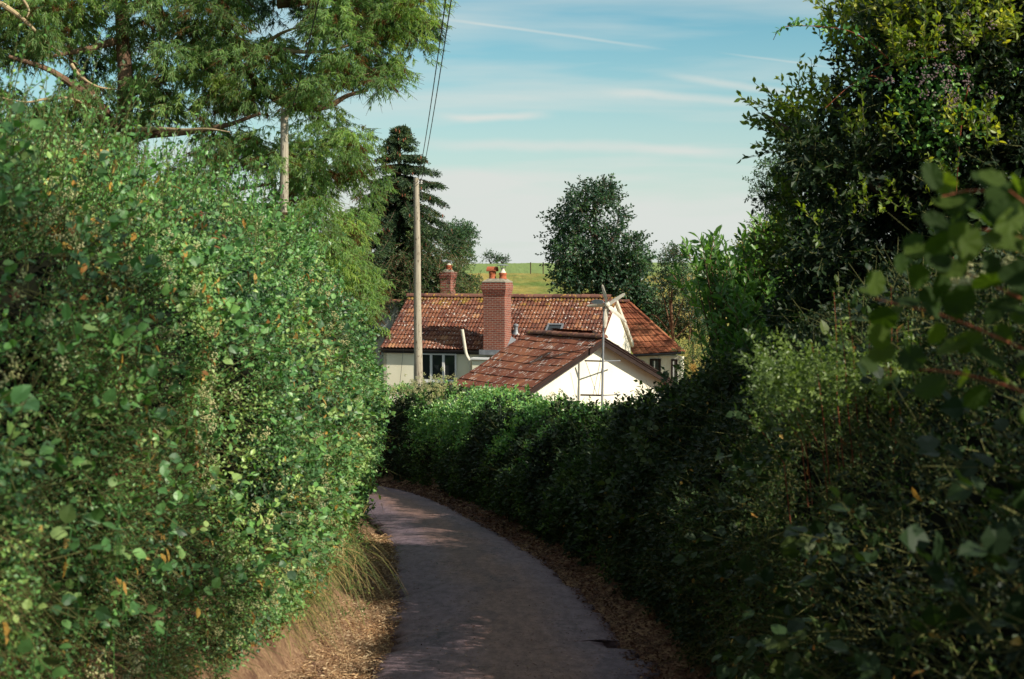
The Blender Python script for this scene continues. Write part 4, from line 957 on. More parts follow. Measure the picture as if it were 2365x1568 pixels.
P = at(r2.uniform(1240, 1420, 700), r2.uniform(930, 1010, 700), 29.0) ; P[:, 0] += 0
M2 = M
M.build('dry_grass', m_grass, rh)

# ---------------------------------------------------------------- litter along both edges of the lane, single stuff objects
def litter(label, edge, sgn, n_, lo, hi, ymax, mat, name, r, tone=(0, 1), size=(.02, .06), asp=(.35, .7)):
    y = 11 + (ymax - 11) * r.uniform(0, 1, n_) ** 1.7; ex = np.interp(y, [a for a, b in edge], [b for a, b in edge])
    x = ex + sgn * (lo + (hi - lo) * r.beta(1.6, 1.6, n_)); z = np.maximum(terr(x, y), zb(y) + .005) + r.uniform(.004, .03, n_)
    P = np.stack([x, y, z], 1); s_ = r.uniform(size[0], size[1], n_) * np.clip(y / 16, 1, 1.9)
    M = Mesh(); leaves(M, P, r.normal(0, 1, P.shape) * [1, 1, .25], r.normal(0, .35, P.shape) + [0, 0, 1], s_, s_ * r.uniform(asp[0], asp[1], n_), r.uniform(tone[0], tone[1], n_), T4)
    o_ = M.build(name, mat); tag(o_, label, 'fallen leaves', kind='stuff'); return o_
r3 = np.random.default_rng(5)
litter('brown dead leaves drifted along the shaded right edge of the lane', [(a, b) for a, b in RR], 1, 17000, -.10, .95, 48, m_litter, 'fallen_leaves', r3, (0, .62))
litter('straw coloured leaves and cut stalks on the earth verge left of the lane', [(a, b) for a, b in RL], -1, 17000, -.12, .62, 27, m_straw, 'fallen_leaves', r3, (.1, 1), (.02, .07), (.10, .35))
M = Mesh(); n_ = 2600; y = 12 + 30 * r3.uniform(0, 1, n_) ** 1.6; a_l = np.interp(y, [a for a, b in RL], [b for a, b in RL]); a_r = np.interp(y, [a for a, b in RR], [b for a, b in RR])
x = a_l + (a_r - a_l) * r3.uniform(.02, 1, n_) ** .8; P = np.stack([x, y, zb(y) + .052 + 0 * x], 1)
leaves(M, P, r3.normal(0, 1, P.shape) * [1, 1, .1], r3.normal(0, .2, P.shape) + [0, 0, 1], r3.uniform(.01, .035, n_), r3.uniform(.006, .02, n_), r3.uniform(0, 1, n_), T4)
o_ = M.build('road_debris', m_litter); tag(o_, 'crumbs of dry leaf and grit scattered over the asphalt', 'fallen leaves', kind='stuff')

# ---------------------------------------------------------------- generic crowns
def crown(M, poly, d0, thick, ncl, cr, nsh, sl, nl, ll, lw, r, holes=(), tpl=T4, up=.5, tone=(.1, .9), out_b=.9, dir0=(0, 0, .4), sag=0.0, twig=None, tw=.01, spread=.9, flat=.7):
    q = sample_poly(poly, ncl, holes, r); dd = d0 + thick * np.clip(r.normal(0, .55, ncl), -1, 1)
    C = at(q[:, 0], q[:, 1], dd); cr_ = cr * r.uniform(.55, 1.25, ncl)
    o = nrm(r.normal(0, 1, (ncl, nsh, 3))); rad = r.uniform(.25, 1, (ncl, nsh, 1)) ** .6
    P = C[:, None] + o * rad * cr_[:, None, None] * [1, 1, flat]
    tc_ = np.clip(r.uniform(tone[0], tone[1], ncl), 0, 1)
    D = o * out_b + np.array(dir0) + r.normal(0, .3, o.shape)
    sub = np.repeat(tc_, nsh)
    # shoots in three tone bands so that each clump keeps a tone
    for lo_, hi_ in ((0, .34), (.34, .67), (.67, 1.01)):
        k = (sub >= lo_) & (sub < hi_)
        shoots(M, P.reshape(-1, 3)[k], D.reshape(-1, 3)[k], sl * r.uniform(.7, 1.3, k.sum()), nl, ll, lw, tpl, spread, up, sag, (lo_, min(1, hi_)), r, twig, tw)
    return C
def limb(M, pts, r0, r1, k=5, n=9, jit=.0, r=rng):
    p = smooth_path([at(*q) for q in pts], k)
    M.tube(p, np.linspace(r0, r1, len(p)), n)

# ---------------------------------------------------------------- eucalyptus
r4 = np.random.default_rng(21)
ED = 33.0
eu = plant('eucalyptus_tree', 'huge eucalyptus with drooping blue-green foliage behind the left hedge', 'tree', 288, ED)
M = Mesh(); bz = at(292, 1150, ED)
limb(M, [(294, 1060, ED), (292, 700, ED), (290, 420, ED), (286, 300, ED), (290, 200, ED - .2), (283, 80, ED), (275, -80, ED)], .27, .13, 8, 14)
M.build('trunk', m_bark, eu)
EB = [[(290, 470, ED), (262, 300, ED - .3), (225, 240, ED - .8), (180, 205, ED - 1.2), (110, 160, ED - 1.6), (20, 130, ED - 2)],
      [(225, 240, ED - .8), (185, 175, ED - .6), (165, 140, ED - .3), (160, 60, ED)],
      [(288, 225, ED), (350, 190, ED + .4), (440, 175, ED + .8), (560, 160, ED + .8)],
      [(286, 90, ED), (250, 100, ED - .6), (195, 115, ED - 1), (120, 130, ED - 1.5)],
      [(290, 330, ED), (340, 312, ED - .5), (420, 306, ED - 1), (520, 290, ED - 1.2), (600, 262, ED - 1.4)],
      [(292, 480, ED), (400, 470, ED - .5), (480, 468, ED - 1), (540, 440, ED - 1.2), (620, 425, ED - 1.5)],
      [(480, 468, ED - 1), (600, 480, ED - 1), (700, 460, ED - 1.5)], [(288, 20, ED), (340, 0, ED), (420, -40, ED)],
      [(560, 160, ED + .8), (640, 230, ED + .5), (700, 250, ED), (760, 245, ED), (800, 222, ED), (850, 208, ED)],
      [(640, 10, ED + 1), (760, 0, ED + 1), (860, 20, ED + 1), (940, 60, ED + 1)]]
PB = [[(-60, -20, ED - 2), (0, 8, ED - 2), (40, 34, ED - 2), (72, 62, ED - 2), (110, 100, ED - 1.6), (180, 150, ED - 1)],
      [(250, 290, ED - 1), (215, 252, ED - 1.6), (160, 228, ED - 2), (110, 228, ED - 2.2), (60, 236, ED - 2.4), (0, 225, ED - 2.6)],
      [(290, 305, ED), (350, 297, ED - 1.6), (420, 300, ED - 2.2), (480, 298, ED - 2.6), (530, 305, ED - 2.8)],
      [(440, 260, ED - .2), (520, 190, ED), (590, 135, ED), (615, 105, ED), (640, 82, ED - .2), (680, 66, ED - .5), (735, 58, ED - .8)],
      [(590, 130, ED), (630, 115, ED - .3), (700, 120, ED - .5), (760, 117, ED - .6), (820, 100, ED - .8), (870, 80, ED - 1)],
      [(165, 148, ED - 1.8), (185, 175, ED - 1.8), (225, 200, ED - 1.6), (280, 208, ED - 1.2)],
      [(40, -20, ED - 2.6), (66, 20, ED - 2.6), (62, 40, ED - 2.6)], [(750, 250, ED), (800, 190, ED - .5), (850, 170, ED - .8)],
      [(340, 180, ED - 1), (365, 172, ED - 1.3), (350, 190, ED - 1.6)]]
for b in EB:
    M = Mesh(); limb(M, b, .115 if b is not EB[0] else .17, .035, 5, 9); M.build('branch', m_bark, eu)
for i, b in enumerate(PB):
    M = Mesh(); limb(M, b, (.075, .05, .055, .095, .07, .04, .035, .03, .025)[i], .012, 5, 9); M.build('branch', m_palebark, eu)
EP = [(-260, -200), (1040, -200), (1018, -20), (1002, 30), (985, 75), (965, 118), (935, 112), (918, 165), (895, 195), (858, 198), (825, 180), (775, 165), (735, 190), (740, 240), (785, 262), (825, 315), (862, 345), (878, 395), (868, 450), (838, 500), (820, 550), (848, 605), (862, 650), (855, 690), (830, 690), (770, 660), (700, 690), (560, 680), (450, 640), (300, 600), (100, 560), (-260, 560)]
EHO = [[(565, 35), (600, 5), (700, 0), (745, 22), (690, 50), (640, 62), (605, 110), (575, 95)], [(215, 35), (250, 0), (285, 20), (278, 75), (235, 90)], [(-20, 165), (60, 160), (140, 205), (110, 235), (-20, 222)],
       [(118, 135), (240, 128), (255, 172), (190, 185), (130, 165)], [(300, 318), (340, 305), (420, 310), (430, 400), (350, 420), (298, 400)], [(262, 225), (284, 225), (286, 300), (262, 300)], [(475, 425), (590, 420), (620, 450), (580, 475), (490, 465)],
       [(755, 450), (800, 480), (795, 545), (765, 530)], [(620, 70), (800, 125), (860, 190), (770, 150), (700, 140), (625, 110)], [(400, 205), (440, 200), (470, 230), (420, 245)]]
EHO = [[(np.mean([q[0] for q in h]) + (a - np.mean([q[0] for q in h])) * 1.3, np.mean([q[1] for q in h]) + (b - np.mean([q[1] for q in h])) * 1.35 - 14) for a, b in h] for h in EHO]
def euc(Mx, poly, ncl, holes, dr, n_sp=5, tone=(.0, 1), th=2.2):
    nm = max(6, int(ncl * n_sp / 21)); n_sp = 34; ncl = nm
    q = sample_poly(poly, ncl, holes, r4); dd = ED + dr + th * np.clip(r4.normal(0, .6, ncl), -1, 1)
    C = at(q[:, 0], q[:, 1], dd); o = nrm(r4.normal(0, 1, (ncl, n_sp, 3)) + [0, 0, .35]) * r4.uniform(.35, 1, (ncl, n_sp, 1)) ** .5 * [.42, .42, .40] * r4.uniform(.6, 1.25, (ncl, 1, 1))
    P = (C[:, None] + o).reshape(-1, 3)
    tn = np.repeat(np.clip(r4.normal(.55, .26, ncl), .14, 1), n_sp)
    dead = r4.uniform(0, 1, len(P)) < .07; tn = np.where(dead, .04, tn)
    nl = 20; n_ = len(P); D = nrm(o.reshape(-1, 3) * [1.6, 1.6, .2] + r4.normal(0, .12, (n_, 3)) + [.05, 0, -.18])
    t = r4.uniform(0, 1, (n_, nl)); pos = P[:, None] + D[:, None] * (t * .24)[..., None]; pos[..., 2] -= .05 * t ** 2
    ax = r4.normal(0, .62, (n_, nl, 3)) + D[:, None] * .35 + [0, 0, -1.0]
    nn = r4.normal(0, .55, (n_, nl, 3)) + [.8, -.65, .45]
    sz = r4.uniform(.09, .16, (n_, nl)); tn2 = np.clip(tn[:, None] + np.where(tn[:, None] > .13, r4.normal(0, .09, (n_, nl)), 0), 0, 1)
    tn2 = np.where(tn[:, None] > .13, np.maximum(tn2, .14), tn2)
    leaves(Mx, pos.reshape(-1, 3), ax.reshape(-1, 3), nn.reshape(-1, 3), sz.ravel(), sz.ravel() * .14, tn2.ravel(), T4)
    sticks(Mx, P, P + D * .4 + [0, 0, -.1], .006, .003, .06)
M = Mesh(); euc(M, EP, 3300, EHO, 0)
M.build('foliage', m_euc, eu)
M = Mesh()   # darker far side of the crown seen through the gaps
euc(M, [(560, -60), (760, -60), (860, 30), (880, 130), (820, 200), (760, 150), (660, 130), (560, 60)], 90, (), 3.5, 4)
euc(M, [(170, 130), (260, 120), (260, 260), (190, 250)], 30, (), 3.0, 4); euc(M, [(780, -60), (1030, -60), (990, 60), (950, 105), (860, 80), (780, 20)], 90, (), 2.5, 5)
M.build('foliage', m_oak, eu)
# second, lower eucalyptus-like shrub filling down to the hedge top
eu2 = plant('young_eucalyptus', 'lower drooping eucalyptus shrub between the left hedge and the cottage', 'tree', 800, 31)
M = Mesh(); limb(M, [(800, 1080, 31), (800, 800, 31), (795, 640, 31), (805, 580, 31)], .08, .03); M.build('trunk', m_bark, eu2)
M = Mesh(); euc(M, [(620, 560), (690, 520), (780, 550), (820, 575), (848, 620), (862, 665), (845, 720), (815, 800), (680, 800), (600, 640)], 330, (), -2.5, 5, th=1.3); M.build('foliage', m_euc, eu2)

# ---------------------------------------------------------------- spruce
r5 = np.random.default_rng(31)
SD = 67.0; top = at(925, 292, SD); spx = 925
spt = plant('spruce_tree', 'dark spruce with brown cones and drooping boughs behind the telegraph pole', 'tree', 918, SD)
M = Mesh(); b_ = at(912, 900, SD); M.tube(smooth_path([[b_[0], SD, -7], at(914, 600, SD), at(920, 420, SD), top], 6), np.linspace(.30, .02, 19), 10); M.build('trunk', m_bark, spt)
MN = Mesh(); MB = Mesh(); MC = Mesh()
H = np.sort(r5.uniform(.02, 9.0, 400)); H = np.where(H > .8, np.round(H / .46) * .46 + r5.normal(0, .05, len(H)), H)
for h in H:
    Rr = (.10 + .46 * h if h < 4 else 1.94 + .14 * (h - 4)) * r5.uniform(.45, 1.15) * 1.58; a = r5.uniform(0, 2 * np.pi)
    c_ = top + [(-.002 * h * 10), 0, -h]; dr_ = .10 + .42 * min(1, h / 3.5)
    tt = np.linspace(0, 1, 7); pth = np.stack([c_[0] + np.cos(a) * Rr * tt, c_[1] + np.sin(a) * Rr * tt, c_[2] + (.25 * (1 - min(1, h / 3)) * tt - dr_ * tt ** 1.5 + .14 * tt ** 4) * Rr], 1)
    MB.tube(pth, np.linspace(.035, .008, 7), 4, cap=False)
    m_ = max(6, int(Rr * 17)); ts = r5.uniform(.12, 1, m_); Pn = np.stack([np.interp(ts, tt, pth[:, k]) for k in range(3)], 1)
    sd = np.array([-np.sin(a), np.cos(a), 0]); dirs = sd * r5.choice([-1, 1], m_)[:, None] * r5.uniform(.3, 1, (m_, 1)) + np.array([np.cos(a), np.sin(a), 0]) * .6 + np.stack([0 * ts, 0 * ts, -.25 - .8 * min(1, h / 4) * r5.uniform(0, 1, m_)], 1)
    shoots(MN, Pn, dirs, .38, 14, .15, .36, T4, .8, .5, .15, (.1, .9), r5)
    if r5.uniform() < .45: 
        k_ = r5.integers(1, 4); q = pth[-1] + r5.normal(0, .12, (k_, 3)) * [1, 1, .4] - [0, 0, .08]
        for p_ in q: MC.lathe(p_ - [0, 0, .07], [(.012, -.07), (.028, -.03), (.03, .04), (.012, .08)], 6)
MB.build('boughs', m_darkbark, spt); MN.build('needles', m_spruce, spt); MC.build('cones', m_cone, spt)['kind'] = 'stuff'

# ---------------------------------------------------------------- oak, small trees and far trees
def tree(name, label, cat, polys, d, thick, trunk, mat, dens, leaf, r, cr=.45, group=None, holes=(), lw=.6, tone=(.1, .9), limbs=(), sh=9, nl=9, bark=None, dir0=(0, 0, .35), sag=.1, r0=.2):
    o_ = plant(name, label, cat, trunk[0][0], d, group)
    M = Mesh(); bpt = np.array([o_.location[0], d, o_.location[2] - .2]); pts = [bpt] + [at(*q, d) for q in trunk[1:]]
    p = smooth_path(pts, 6); M.tube(p, np.linspace(r0, r0 * .25, len(p)), 9); M.build('trunk', bark or m_darkbark, o_)
    if limbs:
        M = Mesh()
        for lb in limbs: limb(M, [(*q[:2], d + (q[2] if len(q) > 2 else 0)) for q in lb], r0 * .35, r0 * .1)
        M.build('limbs', bark or m_darkbark, o_)
    M = Mesh(); TWG = Mesh()
    for poly, n_ in polys: crown(M, poly, d, thick, n_, cr, sh, leaf * 3.2, nl, leaf, lw, r, holes, T4, .5, tone, sag=sag, dir0=dir0, twig=TWG, tw=leaf * .07)
    M.build('foliage', mat, o_); TWG.build('twigs', bark or m_darkbark, o_)
    return o_
r6 = np.random.default_rng(41)
tree('oak_tree', 'tall dark oak standing alone behind the cottage ridge', 'tree',
     [([(1262, 505), (1300, 486), (1322, 450), (1350, 432), (1400, 428), (1420, 455), (1438, 520), (1450, 560), (1470, 600), (1490, 640), (1500, 700), (1290, 700), (1284, 620), (1268, 560)], 265), ([(1440, 560), (1470, 550), (1495, 575), (1500, 610), (1450, 640)], 22), ([(1400, 600), (1480, 600), (1530, 700), (1560, 780), (1480, 760)], 60)],
     76, 2.3, [(1385, 0), (1385, 800), (1380, 640), (1375, 540), (1370, 470)], m_oak, 1, .19, r6, .42, lw=.66, holes=([(1385, 470), (1420, 480), (1425, 520), (1380, 520)], [(1340, 500), (1372, 505), (1365, 530), (1342, 525)]),
     limbs=[[(1380, 640), (1340, 580), (1310, 520)], [(1378, 600), (1420, 540), (1430, 480)], [(1376, 560), (1350, 500), (1350, 450)], [(1380, 650), (1440, 620), (1480, 580)]], r0=.3)
tree('hawthorn_tree', 'small dark hawthorn with bare lower stems right of the oak', 'tree', [([(1512, 620), (1535, 585), (1560, 566), (1582, 580), (1592, 620), (1600, 680), (1560, 690), (1525, 670)], 62), ([(1580, 640), (1640, 660), (1640, 780), (1590, 760)], 30)],
     70, 1.2, [(1560, 0), (1555, 800), (1550, 700), (1558, 620)], m_oak, 1, .12, r6, .38, r0=.12, bark=m_twig,
     limbs=[[(1552, 770), (1535, 700), (1525, 650)], [(1552, 770), (1575, 700), (1590, 640)], [(1553, 760), (1545, 690), (1550, 640)], [(1560, 780), (1600, 740), (1625, 720)], [(1555, 780), (1520, 735), (1500, 725)], [(1590, 790), (1600, 700), (1598, 650)]])
tree('rough_scrub_tree', 'brownish tangled scrub tree in the gap above the orange wing roof', 'tree', [([(1500, 700), (1560, 690), (1640, 700), (1660, 800), (1600, 800), (1520, 760)], 60)], 72, 1.2, [(1600, 0), (1600, 800), (1590, 720)], m_dark, 1, .12, r6, .35, r0=.09, bark=m_twig)
tree('willow_tree', 'olive green bushy willow behind the rear chimney', 'tree', [([(860, 640), (900, 580), (980, 540), (1030, 560), (1080, 590), (1118, 640), (1128, 720), (860, 720)], 170)], 64.5, 1.4, [(1000, 0), (1000, 750), (1000, 620)], m_bush, 1, .13, r6, .45, r0=.15, lw=.3, tone=(0, .75), sag=.35, dir0=(0, 0, -.2), bark=m_twig,
     limbs=[[(1000, 740), (1040, 660), (1070, 610)], [(1000, 740), (960, 640), (930, 600)], [(1000, 740), (1010, 640), (1020, 580)], [(900, 640), (940, 655), (985, 668)], [(1000, 750), (1100, 680), (1105, 630)]])
tree('round_headed_tree', 'round-headed grey green tree right of the spruce on the skyline', 'tree', [([(1035, 560), (1040, 525), (1062, 515), (1082, 535), (1088, 570), (1075, 600), (1040, 600)], 80)], 92, 1.6, [(1058, 0), (1058, 700), (1060, 590)], m_oak, 1, .16, r6, .45, r0=.15, tone=(.4, 1))
tree('dark_ash_tree', 'dark spreading tree on the skyline behind the laurel', 'tree', [([(1738, 440), (1752, 395), (1780, 362), (1810, 345), (1960, 340), (1960, 640), (1740, 610), (1728, 570), (1752, 515), (1775, 480), (1745, 460)], 300)], 60, 2.0, [(1850, 0), (1850, 700), (1840, 500)], m_oak, 1, .12, r6, .40, r0=.25, holes=([(1738, 462), (1760, 470), (1765, 500), (1740, 505)],), limbs=[[(1845, 600), (1800, 500), (1755, 430)], [(1845, 560), (1820, 450), (1790, 390)], [(1848, 620), (1780, 590), (1745, 570)]])
tree('garden_bush', 'pale yellow-green bush peeping between the laurel and the dark tree', 'bush', [([(1712, 570), (1745, 535), (1790, 515), (1830, 525), (1850, 640), (1720, 650)], 90)], 30, .9, [(1790, 0), (1790, 700), (1785, 600)], m_yellow, 1, .07, r6, .20, r0=.04, tone=(.3, .95))
tree('garden_shrub', 'soft grey green shrub beside the orange hipped roof corner', 'bush', [([(1565, 800), (1600, 785), (1650, 790), (1680, 830), (1680, 900), (1580, 900), (1572, 850)], 70)], 54, .8, [(1620, 0), (1620, 880), (1620, 830)], m_bush, 1, .09, r6, .30, r0=.06, tone=(.3, 1), lw=.35)
gr_ = tree('goldenrod', 'small spray of yellow flowers below the grey green shrub', 'plant', [([(1596, 846), (1606, 846), (1610, 890), (1600, 895)], 10)], 40, .12, [(1604, 0), (1604, 900), (1602, 860)], m_dry, 1, .035, r6, .06, r0=.012, tone=(.75, .9), dir0=(0, 0, .8))
for i, (x0, y0, sc_, lb) in enumerate(((1134, 612, .85, 'larger pair-crowned windswept tree on the far field skyline'), (1160, 612, .55, 'low windswept thorn at the right of the skyline pair'))):
    s_ = sc_; pl = [(x0 - 24 * s_, y0 - 22 * s_), (x0 - 12 * s_, y0 - 29 * s_), (x0 + 10 * s_, y0 - 28 * s_), (x0 + 22 * s_, y0 - 18 * s_), (x0 + 10 * s_, y0 - 14 * s_), (x0 - 16 * s_, y0 - 16 * s_)]
    tree('windswept_tree', lb, 'tree', [(pl, 14)], 290, 1.2, [(x0, 0), (x0 - 3, y0 - 8), (x0 - 6, y0 - 18 * s_)], m_oak, 1, .35, r6, .55, 'windswept trees on the skyline', r0=.20, limbs=[[(x0, y0 - 4), (x0 + 7 * s_, y0 - 12 * s_), (x0 + 10 * s_, y0 - 20 * s_)]], sh=6, nl=6)

# ---------------------------------------------------------------- tall shrub tree on the right
r7 = np.random.default_rng(51)
TD_ = 15.0
sal = plant('sallow_tree', 'tall leafy sallow leaning over the right hedge, top leaves coloured a sunlit yellow-green', 'tree', 2250, TD_ + .5)
sx0 = np.array(sal.location)
M = Mesh()
for q in ([(2250, 900, TD_ + .5), (2240, 600, TD_), (2200, 300, TD_), (2180, 60, TD_)], [(2250, 900, TD_ + .5), (2350, 500, TD_ + .6), (2400, 200, TD_ + 1), (2420, -50, TD_ + 1)], [(2250, 900, TD_ + .5), (2100, 560, TD_), (1990, 330, TD_), (1900, 200, TD_)], [(2230, 560, TD_), (2050, 450, TD_ - .3), (1850, 320, TD_ - .3), (1760, 262, TD_ - .3)], [(2300, 900, TD_ + .8), (2600, 400, TD_ + 1), (2800, 100, TD_ + 1)]):
    p = smooth_path([sx0 + [0, 0, -.1] + [0, 0, 0]] + [at(*k) for k in q], 6); M.tube(p, np.linspace(.10, .018, len(p)), 9)
M.build('trunk', m_darkbark, sal)
ML = Mesh(); MD = Mesh(); TWG = Mesh()
SPY = [(1835, 420), (1850, 300), (1900, 262), (1960, 235), (1990, 150), (1985, 60), (2030, -20), (2080, -60), (3300, -160), (3300, 900), (1900, 950), (1830, 820), (1800, 640), (1830, 520)]
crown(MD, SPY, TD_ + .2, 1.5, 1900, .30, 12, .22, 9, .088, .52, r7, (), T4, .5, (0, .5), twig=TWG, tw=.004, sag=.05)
# outer shoots, top and left edge, with sunlight put into their yellow leaf colour
def edge_shoots(M, segs, n, d, dd, dirv, ln, nl, ll, lw, tone, r, tpl=T8, sp_=.75):
    S = np.array(segs, float); d_ = np.linalg.norm(np.diff(S, axis=0), axis=1); c_ = np.concatenate([[0], np.cumsum(d_)]); t = r.uniform(0, c_[-1], n)
    P = at(np.interp(t, c_, S[:, 0]) + r.normal(0, 14, n), np.interp(t, c_, S[:, 1]) + r.normal(0, 14, n), d + r.uniform(-dd, dd, n))
    D = np.array(dirv) + r.normal(0, .28, (n, 3)); shoots(M, P, D, r.uniform(ln * .6, ln * 1.3, n), nl, ll, lw, tpl, sp_, .4, .05, tone, r, TWG, .005)
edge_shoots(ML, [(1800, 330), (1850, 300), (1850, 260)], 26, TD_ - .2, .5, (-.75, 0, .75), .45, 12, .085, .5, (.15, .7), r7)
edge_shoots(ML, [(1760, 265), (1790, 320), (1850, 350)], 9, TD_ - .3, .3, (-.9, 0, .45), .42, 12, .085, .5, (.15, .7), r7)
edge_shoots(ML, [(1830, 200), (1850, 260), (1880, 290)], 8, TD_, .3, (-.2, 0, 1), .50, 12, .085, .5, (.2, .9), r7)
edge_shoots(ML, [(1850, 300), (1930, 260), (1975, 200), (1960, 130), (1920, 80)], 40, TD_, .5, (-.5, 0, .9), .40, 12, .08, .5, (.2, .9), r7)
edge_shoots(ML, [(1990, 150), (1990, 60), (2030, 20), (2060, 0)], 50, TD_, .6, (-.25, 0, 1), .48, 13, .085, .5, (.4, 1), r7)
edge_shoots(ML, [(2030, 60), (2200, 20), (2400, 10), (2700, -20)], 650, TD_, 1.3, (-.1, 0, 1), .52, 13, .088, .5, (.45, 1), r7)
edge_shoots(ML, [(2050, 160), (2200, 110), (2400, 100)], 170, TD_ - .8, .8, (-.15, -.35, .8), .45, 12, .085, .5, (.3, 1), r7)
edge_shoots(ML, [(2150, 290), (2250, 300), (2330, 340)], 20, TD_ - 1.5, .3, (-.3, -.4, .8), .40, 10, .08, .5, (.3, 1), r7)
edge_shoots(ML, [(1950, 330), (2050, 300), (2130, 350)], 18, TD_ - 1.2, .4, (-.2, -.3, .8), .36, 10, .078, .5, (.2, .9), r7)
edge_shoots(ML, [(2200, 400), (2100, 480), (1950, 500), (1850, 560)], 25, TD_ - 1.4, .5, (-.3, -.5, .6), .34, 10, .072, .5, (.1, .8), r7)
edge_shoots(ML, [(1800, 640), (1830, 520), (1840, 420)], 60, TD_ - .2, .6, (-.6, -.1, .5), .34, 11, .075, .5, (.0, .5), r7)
ML.build('sun_coloured_shoots', m_yellow, sal); MD.build('foliage', m_dark, sal); TWG.build('twigs', m_greentwig, sal)
clm = plant('flowering_bramble', 'bramble with pinkish flower sprays scrambling through the sallow', 'plant', 2180, 14.0)
M = Mesh(); 
for q in (((1785, 92), (1800, 68), (1830, 60), (1900, 62), (1960, 72), (2010, 100), (2050, 135)), ((1975, 205), (2020, 160), (2090, 140), (2170, 135), (2240, 170)), ((1905, 250), (1960, 200), (2010, 175), (2040, 190))):
    p = smooth_path([at(a, b, 13.6) for a, b in q], 6); M.tube(p, np.linspace(.003, .006, len(p)), 6)
M.tube(smooth_path([at(2240, 170, 13.6), at(2210, 400, 13.7), np.array(clm.location)], 6), .007, 6)
M.build('canes', m_redstem, clm)
M = Mesh(); q = np.concatenate([smooth_path([at(a, b, 13.6) for a, b in ((1800, 66), (1870, 60), (1960, 72), (2050, 135))], 9), smooth_path([at(a, b, 13.6) for a, b in ((1975, 205), (2020, 160), (2170, 135), (2240, 170))], 12)])
shoots(M, q, r7.normal(0, .6, q.shape) + [0, 0, .2], .07, 4, .055, .6, T8, .9, .6, .1, (.1, .8), r7)
P = at(r7.normal(2170, 60, 260), r7.normal(240, 60, 260), 13.8 + r7.uniform(-.3, .3, 260)); shoots(M, P, r7.normal(0, .7, P.shape), .18, 5, .055, .8, T8, .9, .7, .1, (.1, .9), r7)
M.build('foliage', m_mixed, clm)
M = Mesh(); C = at(np.concatenate([r7.normal(2165, 55, 42), r7.normal(2210, 30, 20)]), np.concatenate([r7.normal(190, 40, 42), r7.normal(100, 30, 20)]), 13.2 + r7.uniform(-.2, .2, 62)); 
for c_ in C[::2]:
    M = Mesh(); umbels(M, c_[None], .05, 12, .010, r7, (0, .5)); M.build('flower_head', m_pink, clm)

# ---------------------------------------------------------------- cherry laurel
r8 = np.random.default_rng(61)
lau = plant('laurel_bush', 'glossy bright green cherry laurel with long upright leaves behind the right hedge', 'bush', 1740, 20.5)
M = Mesh(); TWG = Mesh(); Ls_ = np.array(lau.location)
for (px, py, d, n_) in ((1622, 600, 20, 6), (1612, 660, 20.2, 5), (1650, 640, 20, 6), (1690, 625, 20.3, 6), (1648, 700, 19.8, 8), (1650, 750, 19.8, 7), (1740, 600, 20.3, 6), (1770, 580, 20.4, 6), (1800, 570, 20.6, 7), (1720, 660, 20, 9), (1780, 650, 20.2, 9), (1690, 720, 19.6, 9), (1750, 740, 19.6, 9), (1680, 790, 19.4, 8), (1720, 810, 19.4, 8), (1830, 620, 20.5, 8), (1810, 700, 20, 9), (1800, 780, 19.6, 8), (1850, 560, 20.6, 8), (1700, 690, 20.6, 8), (1760, 690, 20.8, 8), (1830, 820, 19.2, 8), (1680, 850, 19.2, 10), (1740, 870, 19, 10), (1800, 860, 19, 10), (1672, 835, 19.3, 8), (1700, 760, 19.3, 10), (1860, 760, 19.4, 10), (1870, 680, 19.8, 10), (1680, 660, 20.8, 8)):
    C = at(px + 26, py, d); P = C + r8.normal(0, 1, (n_ * 2 + 6, 3)) * [.17, .30, .18] - [0, 0, .18]
    shoots(M, P, r8.normal(0, .32, P.shape) + [-.12, -.1, .9], r8.uniform(.28, .5, len(P)), 9, .175, .36, T8, .75, .35, .0, (.1, .9), r8, TWG, .007, .2)
    sticks(TWG, P[:3], Ls_ + (P[:3] - Ls_) * .3, .009, .02)
M.build('foliage', m_laurel, lau); TWG.build('stems', m_twig, lau)

# ---------------------------------------------------------------- close hazel spray on the right
r9 = np.random.default_rng(71)
haz = plant('hazel_bush', 'hazel spray with big round leaves pushing in close at the right edge', 'bush', 2500, 3.4, z=-2.0)
M = Mesh(); TWG = Mesh(); HB = np.array(haz.location)
bl = [((2500, 560, 3.1), (2400, 470, 3.1), (2260, 440, 3.1), (2170, 455, 3.1)), ((2500, 640, 3.0), (2380, 560, 3.0), (2270, 530, 3.0), (2200, 540, 3.0)), ((2520, 760, 3.0), (2380, 700, 3.0), (2250, 640, 3.1), (2150, 600, 3.2)), ((2520, 880, 3.0), (2350, 800, 3.0), (2180, 730, 3.2), (2020, 690, 3.4)), ((2520, 980, 3.0), (2350, 900, 3.0), (2200, 860, 3.1), (2040, 850, 3.3)), ((2520, 620, 2.8), (2450, 540, 2.8), (2380, 480, 2.8), (2330, 440, 2.8))]
for b in bl:
    p = smooth_path([at(*q) for q in b], 5); M2 = TWG; M2.tube(p, np.linspace(.004, .0015, len(p)), 6); sticks(TWG, p[:1], HB[None] + [[0, 0, .4]], .005, .010)
    n_ = 9; t = np.linspace(.12, 1, n_); P = np.stack([np.interp(t, np.linspace(0, 1, len(p)), p[:, k]) for k in range(3)], 1)
    sd = np.where(np.arange(n_) % 2 == 0, 1, -1)[:, None]; D = nrm(p[-1] - p[0]); A_ = D * .6 + sd * np.array([.1, .25, .55]) + r9.normal(0, .3, P.shape) + [0, 0, -.2]
    leaves(M, P + nrm(A_) * .015, A_, r9.normal(0, .45, P.shape) + [.1, -.7, .5], r9.uniform(.045, .08, n_), r9.uniform(.04, .07, n_), r9.uniform(.1, 1, n_), TH)
